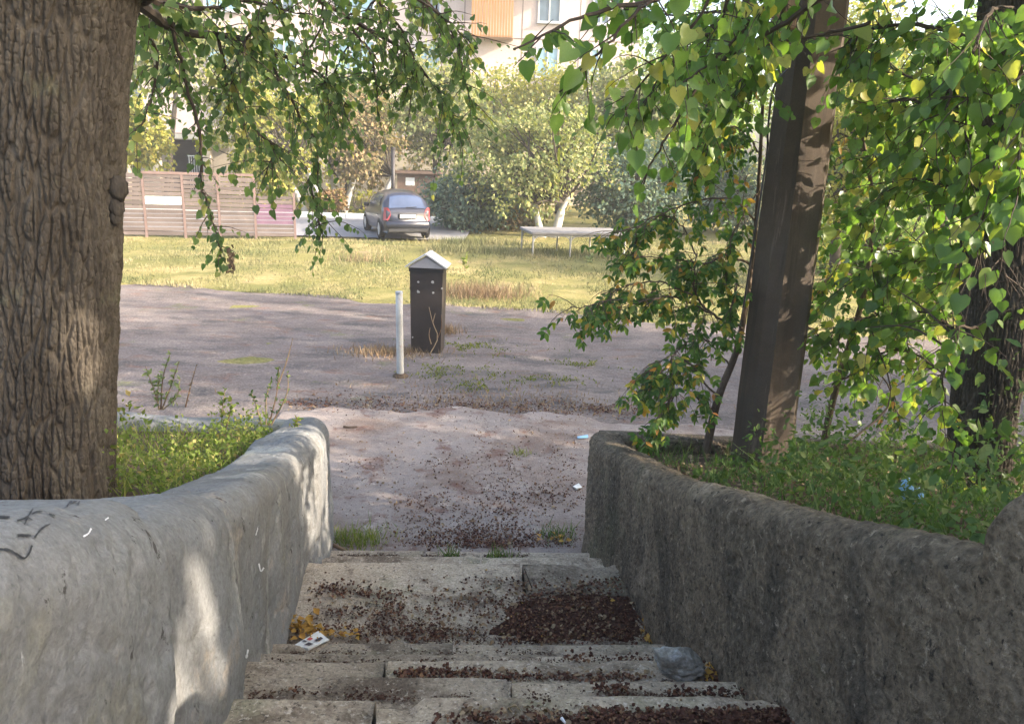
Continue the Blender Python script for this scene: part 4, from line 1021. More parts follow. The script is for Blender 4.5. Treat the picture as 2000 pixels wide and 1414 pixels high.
# ------------------------------------------------------------------ car
def car():
    rl, rr = gz(747, 466, .104), gz(828, 464, .104)
    mid = (rl + rr) / 2
    head = math.radians(21)
    root = empty('parked_car', mid, head, 'dark blue-grey hatchback parked beyond the lawn, seen from behind', 'car')
    # local: +y forward, y=0 at the rear axle; body from -0.62 to 3.1
    yA, yB = -.60, 3.10
    def ztop(y): return np.interp(y, [-.60, -.56, -.45, -.25, 0, .5, 1.0, 1.45, 1.75, 2.15, 2.6, 2.95, 3.10], [.88, .97, 1.10, 1.35, 1.47, 1.53, 1.53, 1.48, 1.36, 1.02, .93, .80, .62])
    def zbelt(y): return np.minimum(ztop(y) - .02, .90 - .03 * (y - 1))
    def Wb(y): return .81 * (1 - .30 * np.clip((y - 2.2) / .9, 0, 1) ** 2.5 - .16 * np.clip((-.2 - y) / .4, 0, 1) ** 2)
    def section(y, n1=10, n2=14):
        zs, zb, zt, w = .22, float(zbelt(y)), float(ztop(y)), float(Wb(y)); out = []
        for t in np.linspace(0, 1, n1): out.append((w * (.93 + .07 * math.sin(t * math.pi * .75)), zs + (zb - zs) * t))
        wt = out[-1][0]
        for a in np.linspace(0, math.pi / 2, n2)[1:]:
            c, s = math.cos(a) ** (2 / 2.5), math.sin(a) ** (2 / 2.9)
            out.append((wt * (c * .97 + .0), zb + (zt - zb) * s))
        out[-1] = (0, zt)
        return np.array(out)
    ys = np.concatenate([np.linspace(yA, -.2, 12), np.linspace(-.1, 2.2, 26), np.linspace(2.3, yB, 14)])
    V = []
    for y in ys:
        s = section(y); full = np.vstack([np.stack([-s[:, 0], np.full(len(s), y), s[:, 1]], -1), np.stack([s[::-1][1:, 0], np.full(len(s) - 1, y), s[::-1][1:, 1]], -1)])
        V.append(full)
    V = np.array(V); n = V.shape[1]; m = len(ys)
    Fq = [tuple(q) for q in grid_faces(m, n)] + [tuple(range(n)), tuple(range((m - 1) * n, m * n))[::-1], tuple([i * n for i in range(m)] + [i * n + n - 1 for i in range(m - 1, -1, -1)])]
    link('body', make_mesh('body', V.reshape(-1, 3), Fq, M['car_paint'], True), root, True)
    def surf_pt(y, u, off):   # u 0..1 on upper arc from belt to roof centre
        s = section(y, 10, 40)[9:]; i = u * (len(s) - 1); k = min(int(i), len(s) - 2); p = s[k] * (1 - i + k) + s[k + 1] * (i - k)
        return p
    def patch(name, yr, ur, sx, mat, parent=root, off=.012, nu=10, nv=8):
        V = np.zeros((nu, nv, 3))
        for i, a in enumerate(np.linspace(0, 1, nu)):
            for j, b in enumerate(np.linspace(0, 1, nv)):
                y = yr(a, b); u = ur(a, b); p = surf_pt(y, u, off)
                V[i, j] = (sx * (p[0] + off), y - (off if name == 'rear_window' else 0), p[1] + off * .6)
        return link(name, make_mesh(name, V, grid_faces(nu, nv), mat, True), parent, True)
    for sx in (-1, 1):
        patch('side_window', lambda a, b: .98 + a * (.88 - .42 * b), lambda a, b: .06 + .40 * b, sx, M['car_glass'])
        patch('side_window', lambda a, b: -.02 + .1 * b + a * (.94 - .1 * b), lambda a, b: .06 + .40 * b, sx, M['car_glass'])
    # rear window across the hatch
    V = np.zeros((16, 8, 3))
    for j, t in enumerate(np.linspace(0, 1, 8)):
        y = -.53 + .34 * t; zt = float(ztop(y)); s = section(y, 10, 40)[9:]
        for i, u in enumerate(np.linspace(-1, 1, 16)):
            xw = .60 - .10 * t; z = np.interp(abs(u) * xw, s[::-1, 0], s[::-1, 1]); V[i, j] = (u * xw, y - .016, z + .010)
    link('rear_window', make_mesh('rear_window', V, grid_faces(16, 8), M['car_glass'], True), root, True)
    V = np.zeros((12, 8, 3))
    for j, t in enumerate(np.linspace(0, 1, 8)):
        y = 2.10 - .55 * t; s = section(y, 10, 40)[9:]
        for i, u in enumerate(np.linspace(-1, 1, 12)):
            xw = .66 - .08 * t; z = np.interp(abs(u) * xw, s[::-1, 0], s[::-1, 1]); V[i, j] = (u * xw, y + .015, z + .012)
    link('windscreen', make_mesh('windscreen', V, grid_faces(12, 8), M['car_glass'], True), root, True)
    mb = MB(); mb.tube([(-.05, -.585, 1.035), (.05, -.59, 1.03), (.30, -.585, 1.05)], .010, 5); mb.build('wiper', M['plastic_black'], root, local=True)
    mb = MB(); mb.box((-.71, -.70, .36), (.71, -.56, .60), bev=.05); bp = mb.build('rear_bumper', M['car_paint'], root, True, True)
    mb = MB(); mb.box((-.66, -.69, .24), (.66, -.57, .365), bev=.03); mb.build('valance', M['plastic_black'], bp, local=True)
    mb = MB(); mb.box((-.29, -.652, .67), (.29, -.60, .83), bev=.01); pr = mb.build('plate_recess', M['plastic_black'], root, local=True)
    mb = MB(); mb.box((-.26, -.662, .695), (.26, -.654, .805)); mb.build('number_plate', M['paper'], root, local=True)
    for sx in (-1, 1):
        mb = MB()
        V = []
        for t in np.linspace(0, 1, 7):
            z = .62 + .40 * t; wd = .15 * math.sin(math.pi * (.15 + .75 * t)) + .02
            y = -.60 + .03 * t
            V += [(sx * (.70 - wd + .03 * (1 - t)), y - .02, z), (sx * (.735 - .02 * t), y + .02, z), (sx * (.77 - .03 * t), y + .14, z)]
        mb.add(V, [tuple(q) for q in grid_faces(7, 3)]); mb.build('tail_lamp', M['tail_lamp'], root, True, True)
        mb = MB(); mb.box((sx * .80 - (.0 if sx > 0 else .17), 1.70, .90), (sx * .80 + (.17 if sx > 0 else 0), 1.82, 1.03), bev=.03); mb.build('mirror', M['plastic_black'], root, True, True)
        mb = MB(); mb.box((sx * .815 - .012, .15, .74), (sx * .815 + .012, .30, .765), bev=.005); mb.build('door_handle', M['car_paint'], root, local=True)
        for y in (0, 2.42):
            mb = MB(); a = np.linspace(0, 2 * math.pi, 25)[:-1]
            V = []; x0, x1 = sx * .64, sx * .825
            for x, r in ((x0, .29), (x0 + sx * .02, .305), (x1 - sx * .03, .305), (x1, .285), (x1, .20)):
                V += [(x, y + r * math.cos(t), .302 + r * math.sin(t)) for t in a]
            mb.add(V, [(i * 24 + k, i * 24 + (k + 1) % 24, (i + 1) * 24 + (k + 1) % 24, (i + 1) * 24 + k) for i in range(4) for k in range(24)])
            tyre = mb.build('tyre', M['tyre'], root, True, True); tyre.name = 'wheel'
            mb = MB(); V = [(x1 - sx * .005, y, .302)] + [(x1 - sx * (.012 if k % 4 else .002), y + .205 * math.cos(t), .302 + .205 * math.sin(t)) for k, t in enumerate(a)]
            mb.add(V, [(0, 1 + k, 1 + (k + 1) % 24) for k in range(24)]); mb.build('rim', M['rim'], tyre, local=True)
            mb = MB(); V = []
            for r in (.30, .355):
                V += [(sx * (.812 + (.008 if r < .32 else 0)), y + r * math.cos(t), .302 + r * math.sin(t)) for t in np.linspace(-.1, math.pi + .1, 20)]
            mb.add(V, [(k, k + 1, 21 + k, 20 + k) for k in range(19)]); mb.build('wheel_arch', M['plastic_black'], root, local=True)
car()

# ------------------------------------------------------------------ apartment building
def building():
    Yf = 47.0
    def X(px, y=200): return gy(px, y, Yf)[0]
    x0, x1 = -38.0, X(1252, 60)
    root = empty('apartment_building', ((x0 + x1) / 2, Yf, 0), 0, 'pale pink apartment block rising behind the trees', 'building')
    mb = MB(); mb.box((x0, Yf, 3.3), (x1, Yf + 11, 22)); mb.build('wall', M['facade'], root)
    # ground floor left as a recess with an entrance
    ex0, ex1, ez1 = X(330, 320), X(412, 320), 2.95
    mb = MB(); mb.box((x0, Yf + .1, -.2), (ex0, Yf + 11, 3.3)); mb.box((ex1, Yf + .1, -.2), (x1 - .1, Yf + 11, 3.3)); mb.box((ex0, Yf + 4, -.2), (ex1, Yf + 11, 3.3)); mb.box((ex0, Yf + .1, ez1), (ex1, Yf + 4, 3.3))
    mb.build('ground_floor', M['facade_low'], root)
    mb = MB(); mb.box((ex0 + .003, Yf + .4, -.1), (ex0 + .03, Yf + 3.99, ez1 - .003)); mb.box((ex1 - .03, Yf + .4, -.1), (ex1 - .003, Yf + 3.99, ez1 - .003)); mb.box((ex0 + .03, Yf + 3.9, -.1), (ex1 - .03, Yf + 3.99, ez1 - .003)); mb.box((ex0 + .03, Yf + .4, ez1 - .03), (ex1 - .03, Yf + 3.9, ez1 - .004))
    mb.build('entrance_recess', M['dark_inside'], root)
    mb = MB(); mb.box((ex0 - 2.4, Yf - 1.5, 3.0), (ex1 + 2.2, Yf - .01, 3.26)); mb.build('canopy', M['concrete_grey'], root)
    for px in (262, 322, 420, 470):
        x = X(px, 320); mb = MB(); mb.box((x - .2, Yf - 1.2, -.2), (x + .2, Yf - .8, 3.0)); mb.build('column', M['facade_low'], root)
    rl = MB()
    for i in range(7):
        x = X(384 + i * 4.5, 330); rl.box((x - .02, Yf - 1.0, 0), (x + .02, Yf - .96, 2.05))
    rl.box((X(382, 330), Yf - 1.02, 2.05), (X(413, 330), Yf - .94, 2.12)); rl.build('railing', M['rail_grey'], root)
    # panel joints
    for f_ in range(7):
        z = 3.3 + f_ * 2.85; mb = MB(); mb.box((x0, Yf - .012, z - .03), (x1, Yf - .002, z + .03)); mb.build('joint', M['joint'], root)
    for px in (120, 300, 480, 620, 760, 905, 1015, 1125):
        x = X(px); mb = MB(); mb.box((x - .025, Yf - .010, 3.4), (x + .025, Yf - .001, 21)); mb.build('joint', M['joint'], root)
    def window(xc, z0, w, h, fm, pm, mull=(0.0,)):
        mb = MB(); t = .09
        mb.box((xc - w / 2, Yf - .05, z0), (xc + w / 2, Yf - .012 + .0, z0 + h)); wi = mb.build('window', pm, root)
        mb = MB()
        mb.box((xc - w / 2 - t, Yf - .10, z0 - t), (xc - w / 2, Yf - .004, z0 + h + t)); mb.box((xc + w / 2, Yf - .10, z0 - t), (xc + w / 2 + t, Yf - .004, z0 + h + t))
        mb.box((xc - w / 2, Yf - .10, z0 - t), (xc + w / 2, Yf - .004, z0)); mb.box((xc - w / 2, Yf - .10, z0 + h), (xc + w / 2, Yf - .004, z0 + h + t))
        for q in mull: mb.box((xc + q * w / 2 - .035, Yf - .095, z0), (xc + q * w / 2 + .035, Yf - .052, z0 + h))
        mb.build('frame', fm, wi)
        mb = MB(); mb.box((xc - w / 2 - .12, Yf - .2, z0 - t - .05), (xc + w / 2 + .12, Yf - .001, z0 - t - .003)); mb.build('sill', M['rail_grey'], wi)
    for f_ in range(6):
        z = 3.3 + f_ * 2.85 + .95
        for px, w in ((60, 1.5), (170, 1.8), (250, 1.2), (440, 1.9), (555, 1.3), (695, 2.0), (835, 1.3), (1070, 1.1), (1170, .8)):
            if f_ >= 3 and px == 1070: continue
            window(X(px, 100), z, w, 1.45, M['win_frame'], M['pane_blue'] if px in (440, 695) or f_ % 2 else M['pane'], (0.0,) if w < 1.6 else (-.3, .3))
    # stair-side balconies with timber slats
    for f_ in range(2, 6):
        z = 3.3 + f_ * 2.85; xa, xb = X(922, 80), X(1002, 80)
        mb = MB(); mb.box((xa, Yf - 1.1, z - .12), (xb, Yf - .013, z)); ba = mb.build('balcony', M['balcony_peach'], root)
        if f_ % 2 == 0:
            n = 15
            for i in range(n):
                a = xa + (xb - xa) * i / n; mb = MB(); mb.box((a + .015, Yf - 1.14, z - .1), (a + (xb - xa) / n - .015, Yf - 1.11, z + 1.75 + random.uniform(-.03, .03))); mb.build('slat', M['balcony_wood'], ba)
            mb = MB(); mb.box((xa, Yf - 1.15, z + 1.80), (xb, Yf - 1.05, z + 2.7)); mb.build('panel', M['balcony_peach'], ba)
        else:
            mb = MB(); mb.box((xa, Yf - 1.15, z), (xb, Yf - 1.08, z + 1.1)); mb.build('panel', M['balcony_peach'], ba)
            mb = MB(); mb.box((xa + .05, Yf - 1.13, z + 1.1), (xb - .05, Yf - 1.10, z + 2.6)); mb.build('pane', M['balcony_wood'], ba)
    for f_ in range(3, 6):
        z = 3.3 + f_ * 2.85; xa, xb = X(1026, 40), X(1120, 40)
        mb = MB(); mb.box((xa, Yf - 1.0, z - .12), (xb, Yf - .014, z)); ba = mb.build('balcony', M['concrete_grey'], root)
        mb = MB(); mb.box((xa, Yf - 1.04, z), (xb, Yf - .98, z + 1.05)); mb.build('panel', M['facade'], ba)
        n = 4
        for i in range(n):
            a = xa + (xb - xa) * i / n; b = xa + (xb - xa) * (i + 1) / n
            mb = MB(); mb.box((a + .06, Yf - 1.0, z + 1.12), (b - .06, Yf - .985, z + 2.5)); mb.build('pane', M['pane_blue'] if i != 2 else M['pane'], ba)
            mb = MB(); mb.box((a, Yf - 1.03, z + 1.06), (a + .055, Yf - .97, z + 2.6)); mb.box((a + .06, Yf - 1.03, z + 1.06), (b, Yf - .97, z + 1.115)); mb.box((a + .06, Yf - 1.03, z + 2.505), (b, Yf - .97, z + 2.6)); mb.build('frame', M['win_frame_blue'] if i == 0 else M['win_frame'], ba)
building()
# small brick shed and dark pipe behind the car
def shed():
    p = gz(828, 420, .0); Y = 36.0; p = gy(828, 385, Y); p[2] = 0
    root = empty('brick_shed', p, 0, 'low brown brick shed behind the parked car with a white notice', 'shed')
    mb = MB(); mb.box((p[0] - 1.2, Y, 0), (p[0] + .6, Y + 2, 1.85)); mb.build('wall', M['brick_brown'], root)
    mb = MB(); mb.box((p[0] - 1.35, Y - .2, 1.853), (p[0] + .75, Y + 2.2, 1.95)); mb.build('roof', M['brick_brown'], root)
    q = gy(801, 355, Y - .02); mb = MB(); mb.box((q[0] - .2, Y - .02, q[2] - .17), (q[0] + .2, Y - .004, q[2] + .17)); mb.build('notice', M['paper'], root)
    q = gy(768, 380, 34.0); q[2] = 0
    root = empty('drain_pipe_post', q, 0, 'thin dark upright pipe behind the roof of the parked car', 'post')
    mb = MB(); mb.tube([q, q + np.array([0, 0, 2.9])], [.09, .085], 10); mb.build('tube', M['metal_dark'], root, True)
    mb = MB(); mb.tube([q + np.array([0, 0, 2.88]), q + np.array([0, 0, 2.97])], .11, 10); mb.build('collar', M['metal_dark'], root)
shed()

# ------------------------------------------------------------------ trees and bushes behind the lawn
def far_tree(name, label, cat, pxr, pyr, base_py, Y, mat, n, leaf=.17, seed=0, trunks=(), trunk_mat=None, depth=None, clump=30, shell=.35, group=None):
    (xa, xb), (ya, yb) = pxr, pyr
    xc, yc = (xa + xb) / 2, (ya + yb) / 2
    c = gy(xc, yc, Y); rx = (gy(xb, yc, Y)[0] - gy(xa, yc, Y)[0]) / 2; rz = (gy(xc, ya, Y)[2] - gy(xc, yb, Y)[2]) / 2
    base = np.array([c[0], Y, float(lawn_z(np.array([c[0]]), np.array([Y]))[0])])
    root = empty(name, base, 0, label, cat, group)
    rx, rz, n, leaf = rx * .93, rz * .93, int(n * 1.9), leaf * 1.22
    P, T, N, S, C = blob_leaves(n, c, (rx, depth or rx * .9, rz), leaf, clump, seed, shell)
    kp = fbm(P[:, 0] * .9, P[:, 1] * .9, P[:, 2] * .9, 3, seed + 40) > (.33 if cat == 'bush' else .385); P, T, N, S = P[kp], T[kp], N[kp], S[kp]
    P[:, 2] = np.maximum(P[:, 2], base[2] + .03 + .25 * rng.random(len(P)) * (P[:, 2] < base[2]))
    o = link('crown', leaf_mesh('crown', LOW, LOW_F, P, T, N, S, M[mat]), root); o['kind'] = 'stuff'
    mb = MB()
    tr = trunks or [((xc, None), (xc + rng.normal() * 8, yc + (yb - yc) * .3))]
    tops = []
    for (bx, by), (tx, ty) in tr:
        b_ = np.array([gy(bx, 440, Y)[0], Y, base[2] - .05]); t_ = gy(tx, ty, Y)
        mb.tube(spline([b_, b_ * .5 + t_ * .5 + rng.normal(size=3) * .06, t_], 10), np.linspace(.15, .09, 10), 9); tops.append(t_)
    mb.build('trunk', trunk_mat or M['bark'], root, True)
    lm = MB()
    for i, q in enumerate(C[::6]):
        t_ = tops[i % len(tops)]; lm.tube(spline([t_ - np.array([0, 0, .1]), (t_ + q) / 2 + rng.normal(size=3) * .12, q], 6), np.linspace(.06, .015, 6), 5, False)
    lm.build('limbs', M['bark'], root)
far_tree('tree', 'yellowing tree right behind the slatted fence beside the big trunk', 'tree', (190, 345), (175, 335), 0, 34, 'leaf_yellow', 2600, .16, 1)
far_tree('tree', 'tall yellow-green tree overhanging the right end of the slatted fence', 'tree', (415, 640), (130, 420), 0, 34.5, 'leaf_yellow', 5200, .16, 2, [((600, 0), (560, 340)), ((640, 0), (600, 330))], M['whitewash'])
far_tree('tree', 'brownish thin-leaved tree with whitewashed trunk left of the car', 'tree', (610, 790), (170, 380), 0, 36, 'leaf_brown', 3800, .15, 3, [((672, 0), (700, 320)), ((735, 0), (770, 340)), ((660, 0), (640, 330))], M['whitewash'])
far_tree('tree', 'tall olive tree behind the parked car, against the pink block', 'tree', (740, 960), (90, 340), 0, 38, 'leaf_olive', 5200, .17, 4, [((850, 0), (850, 300)), ((905, 0), (890, 280))])
far_tree('bush', 'dark green rounded bush right beside the parked car', 'bush', (815, 1010), (325, 462), 0, 30.0, 'leaf_dark', 4200, .12, 5, (), None, 1.3, 30, .5)
far_tree('apple_tree', 'small apple tree with two whitewashed trunks behind the slab table', 'tree', (880, 1205), (185, 430), 0, 28.6, 'leaf_olive', 6500, .12, 6, [((1062, 0), (1044, 395)), ((1083, 0), (1100, 390)), ((1085, 0), (1112, 380))], M['whitewash'], 1.9)
far_tree('bush', 'blue-green broad bush right of the apple tree', 'bush', (1120, 1370), (270, 462), 0, 30.5, 'leaf_blue', 5200, .13, 7, (), None, 1.6, 30, .5)
far_tree('bush', 'grey-green dark bush far behind, left of the pole', 'bush', (1320, 1530), (300, 462), 0, 33.0, 'leaf_dark', 4200, .13, 8, (), None, 1.6, 30, .5)
far_tree('tree', 'sunlit yellow-olive tree rising behind the apple tree', 'tree', (960, 1215), (110, 340), 0, 40, 'leaf_yellow', 4600, .17, 9)
far_tree('tree', 'mid-green tall tree left of the concrete pole, far behind', 'tree', (1190, 1510), (10, 360), 0, 38, 'leaf_green', 7000, .18, 10)
far_tree('tree', 'sunlit yellow-green tree seen right of the concrete pole', 'tree', (1490, 1810), (-40, 420), 0, 30, 'leaf_yellow', 7000, .15, 11)
far_tree('tree', 'green tree far behind the leaning trunk', 'tree', (1740, 2110), (-20, 440), 0, 29, 'leaf_green', 7000, .15, 12)
far_tree('bush', 'leafy green bush on the lawn right of the concrete pole', 'bush', (1560, 1900), (400, 570), 0, 21.5, 'leaf_green', 5200, .11, 13, (), None, 1.2, 30, .5)
far_tree('shrub', 'rusty orange shrub at the white kerb left of the car', 'shrub', (622, 682), (365, 425), 0, 34.0, 'leaf_orange', 900, .13, 14, (), None, .7)
far_tree('shrub', 'bright yellow shrub just left of the car roof', 'shrub', (682, 738), (365, 428), 0, 33.6, 'leaf_yellow', 900, .13, 15, (), None, .7)
far_tree('tree', 'dark olive tree at the upper left beside the big trunk', 'tree', (225, 430), (-60, 215), 0, 40, 'leaf_olive', 4200, .18, 16)
far_tree('bush', 'low dull bush at the end of the white kerb', 'bush', (940, 1060), (380, 458), 0, 31.5, 'leaf_brown', 1800, .12, 17, (), None, 1.0, 30, .5)
far_tree('tree', 'olive-green tree behind the fence left of the dangling branch', 'tree', (395, 560), (40, 300), 0, 41, 'leaf_olive', 3600, .18, 21)
far_tree('tree', 'pale green tree between the parked car and the pink block', 'tree', (560, 800), (110, 330), 0, 42, 'leaf_green', 4200, .18, 22)
far_tree('tree', 'yellowish tree top hiding the lower floors above the slab table', 'tree', (860, 1080), (130, 330), 0, 43, 'leaf_yellow', 4200, .19, 23)
far_tree('tree', 'olive tree with light foliage right above the blue-green bush', 'tree', (1120, 1340), (90, 340), 0, 36, 'leaf_olive', 4600, .17, 24)
far_tree('tree', 'bright green small tree on the lawn directly right of the pole', 'tree', (1530, 1760), (60, 520), 0, 20, 'leaf_yellow', 2900, .10, 25)
far_tree('tree', 'green small tree on the lawn left of the leaning trunk', 'tree', (1700, 1960), (20, 560), 0, 18.5, 'leaf_green', 3300, .10, 26)
# distant wood closing the view beyond the right bushes
def wood():
    Ps = []; 
    for i in range(14):
        cx = -4 + i * 4.6 + rng.normal() * .8
        P, T, N, S, C = blob_leaves(1700, (cx, 66 + rng.normal() * 4, 5.5), (4.2, 3.0, 6.5 + rng.random() * 2), .32, 30, 100 + i, .4); Ps.append((P, T, N, S))
    o = link('distant_wood', leaf_mesh('distant_wood', LOW, LOW_F, *[np.concatenate([p[k] for p in Ps]) for k in range(4)], M['leaf_green']))
    tag(o, 'mass of distant green trees filling the background at right', 'wood', None, 'stuff')
wood()

# ------------------------------------------------------------------ grass, weeds
def blades(name, X, Y, Z, h, w, mat, label, cat='grass', lean=.5):
    n = len(X); a = rng.random(n) * 2 * math.pi; hh = h * rng.uniform(.5, 1.3, n)
    dx, dy = np.cos(a) * w, np.sin(a) * w
    lx, ly = rng.normal(size=n) * lean * hh, rng.normal(size=n) * lean * hh
    V = np.stack([np.stack([X - dx, Y - dy, Z - .01], -1), np.stack([X + dx, Y + dy, Z - .01], -1), np.stack([X + lx, Y + ly, Z + hh], -1)], 1).reshape(-1, 3)
    o = link(name, make_mesh(name, V, np.arange(3 * n).reshape(-1, 3), mat)); return tag(o, label, cat, None, 'stuff')
def lawn_grass():
    n = 95000; X = rng.uniform(-16, 15, n); Y = 15.0 - .17 * X + rng.random(n) ** 1.3 * 16
    k = (fbm(X * 1.1, Y * 1.1, 0, 4, 31) > .40) & ~((X < -1.7) & (Y > 25.5)); X, Y = X[k], Y[k]
    tall = (fbm(X * .5, Y * .5, 0, 3, 71) > .56)
    blades('grass', X, Y, lawn_z(X, Y) + .012, np.where(tall, .10, .055), .009, M['grass'], 'short sun-bleached grass covering the lawn')
    n = 2600; X = np.concatenate([rng.normal(-1.2, .7, n), rng.uniform(-2.6, 3, n)]); Y = np.concatenate([25.6 + rng.normal(0, .25, n), 22.6 + rng.normal(0, .5, n)])
    blades('tall_grass', X, Y, lawn_z(X, Y), .22, .010, M['grass'], 'taller dry grass fringe below the car and table', 'grass', .35)
lawn_grass()
def weeds_left():
    n = 13000
    U = rng.random(n); Y = rng.uniform(3.2, 5.45, n); X = xl(Y) - thick_a(Y) - .02 - U ** 1.2 * 2.6
    dens = fbm(X * 2.2, Y * 2.2, 0, 3, 15); k = dens > .42; X, Y, dens = X[k], Y[k], dens[k]; n = len(X)
    Z = soil_z(X, Y) + rng.random(n) * (.04 + 1.5 * np.clip(dens - .42, 0, 1)) + .01
    P = np.stack([X, Y, Z], -1); T = rv(n) + np.array([0, 0, .5]); N = rv(n) * .8 + np.array([0, 0, 1.0])
    o = link('weeds', leaf_mesh('weeds', LOW, LOW_F, P, T, N, rng.uniform(.012, .038, n), M['weed'])); tag(o, 'dense sunlit low weeds filling the left planter', 'weeds', None, 'stuff')
    n = 2600; Y = rng.uniform(3.2, 5.45, n); X = xl(Y) - .42 - rng.random(n) * 2.4
    blades('planter_grass', X, Y, soil_z(X, Y), .13, .004, M['weed'], 'thin grass blades among the weeds of the left planter')
def thick_a(Y): return np.array([thick_left(y) for y in Y])
weeds_left()
def weed(name, label, base, stems, mat, leaf, n, stem_mat='dry'):
    root = empty(name, base, 0, label, 'weed')
    mb = MB(); L = []
    for pts in stems:
        Q = spline(pts, 12); mb.tube(Q, np.linspace(.006, .002, 12), 5, False)
        for i in range(n):
            t = rng.uniform(.15, 1) * 11; k = min(10, int(t)); p = Q[k] + (Q[k + 1] - Q[k]) * (t - k)
            L.append((p, rv() * .8 + np.array([0, 0, .4]), rv() + np.array([0, 0, .6]), leaf * rng.uniform(.6, 1.3)))
    mb.build('stem', M[stem_mat], root)
    if n:
        o = link('leaves', leaf_mesh('leaves', LANCE, LANCE_F, *[np.array([l[k] for l in L]) for k in range(4)], M[mat]), root); o['kind'] = 'stuff'
J = gy
weed('tall_weed', 'pale bushy weed standing tallest in the left planter near the trunk', J(312, 800, 5.2), [[J(312, 800, 5.2), J(300, 760, 5.2), J(284, 715, 5.2)], [J(314, 800, 5.2), J(318, 740, 5.2), J(332, 690, 5.2)], [J(316, 800, 5.2), J(335, 750, 5.2), J(350, 705, 5.2)], [J(310, 800, 5.2), J(308, 770, 5.2), J(312, 735, 5.2)], [J(318, 800, 5.2), J(345, 775, 5.2), J(352, 740, 5.2)]], 'weed_pale', .040, 26)
weed('dry_stalk', 'single reddish dry flower stalk in the left planter', J(362, 795, 5.25), [[J(362, 795, 5.25), J(372, 755, 5.25), J(384, 712, 5.25)]], 'dry', .018, 14)
weed('weed', 'short upright green weed in the middle of the left planter', J(432, 850, 5.1), [[J(432, 850, 5.1), J(434, 800, 5.1), J(440, 760, 5.1)], [J(438, 850, 5.1), J(448, 810, 5.1), J(452, 780, 5.1)]], 'weed', .042, 26)
weed('feathery_weed', 'feathery green weed with thin stems near the planter corner', J(520, 830, 5.25), [[J(510, 830, 5.25), J(500, 790, 5.25), J(490, 765, 5.25)], [J(525, 830, 5.25), J(540, 770, 5.25), J(545, 715, 5.25)], [J(530, 830, 5.25), J(560, 770, 5.25), J(562, 725, 5.25)], [J(520, 830, 5.25), J(520, 780, 5.25), J(530, 740, 5.25)]], 'weed_shade', .028, 30)
weed('thin_stalk', 'one long thin stalk with a white seed head over the planter', J(535, 770, 5.3), [[J(540, 760, 5.3), J(560, 705, 5.3), J(572, 660, 5.3)]], 'weed_pale', .02, 3)
weed('corner_weed', 'leafy weed spilling at the inner corner of the left planter', J(575, 865, 5.2), [[J(570, 865, 5.2), J(575, 835, 5.2), J(580, 815, 5.2)], [J(565, 870, 5.2), J(560, 850, 5.2), J(566, 830, 5.2)], [J(578, 870, 5.2), J(584, 845, 5.2), J(582, 825, 5.2)]], 'weed', .045, 16)
def weeds_right():
    n = 26000; Y = rng.uniform(1.7, 5.5, n); X = xr(Y) + .30 + rng.random(n) ** 1.1 * 3.6
    dens = fbm(X * 1.8, Y * 1.8, 0, 3, 25); k = (dens > .49); X, Y, dens = X[k], Y[k], dens[k]; n = len(X)
    Z = soil_z(X, Y) + rng.random(n) ** 1.3 * (.03 + 2.4 * np.clip(dens - .49, 0, 1)) + .01
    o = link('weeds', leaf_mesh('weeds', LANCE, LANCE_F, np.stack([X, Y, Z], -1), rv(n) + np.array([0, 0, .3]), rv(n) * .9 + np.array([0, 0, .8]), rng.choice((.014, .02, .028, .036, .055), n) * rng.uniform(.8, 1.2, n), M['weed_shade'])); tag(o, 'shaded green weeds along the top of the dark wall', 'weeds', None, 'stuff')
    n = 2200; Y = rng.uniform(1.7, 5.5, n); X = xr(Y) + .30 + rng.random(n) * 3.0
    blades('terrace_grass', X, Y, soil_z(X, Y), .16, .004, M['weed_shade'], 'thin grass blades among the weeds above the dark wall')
    n = 2400; Y = rng.uniform(1.7, 5.5, n); X = xr(Y) + .30 + rng.random(n) * 3.4
    P = np.stack([X, Y, soil_z(X, Y) + .012], -1)
    o = link('fallen_leaves', leaf_mesh('fallen_leaves', LOW, LOW_F, P, rv(n), rv(n) * .4 + np.array([0, 0, 1.0]), rng.uniform(.02, .05, n), M['dry'])); tag(o, 'dry brown leaves on the soil round the pole', 'leaves', None, 'stuff')
weeds_right()

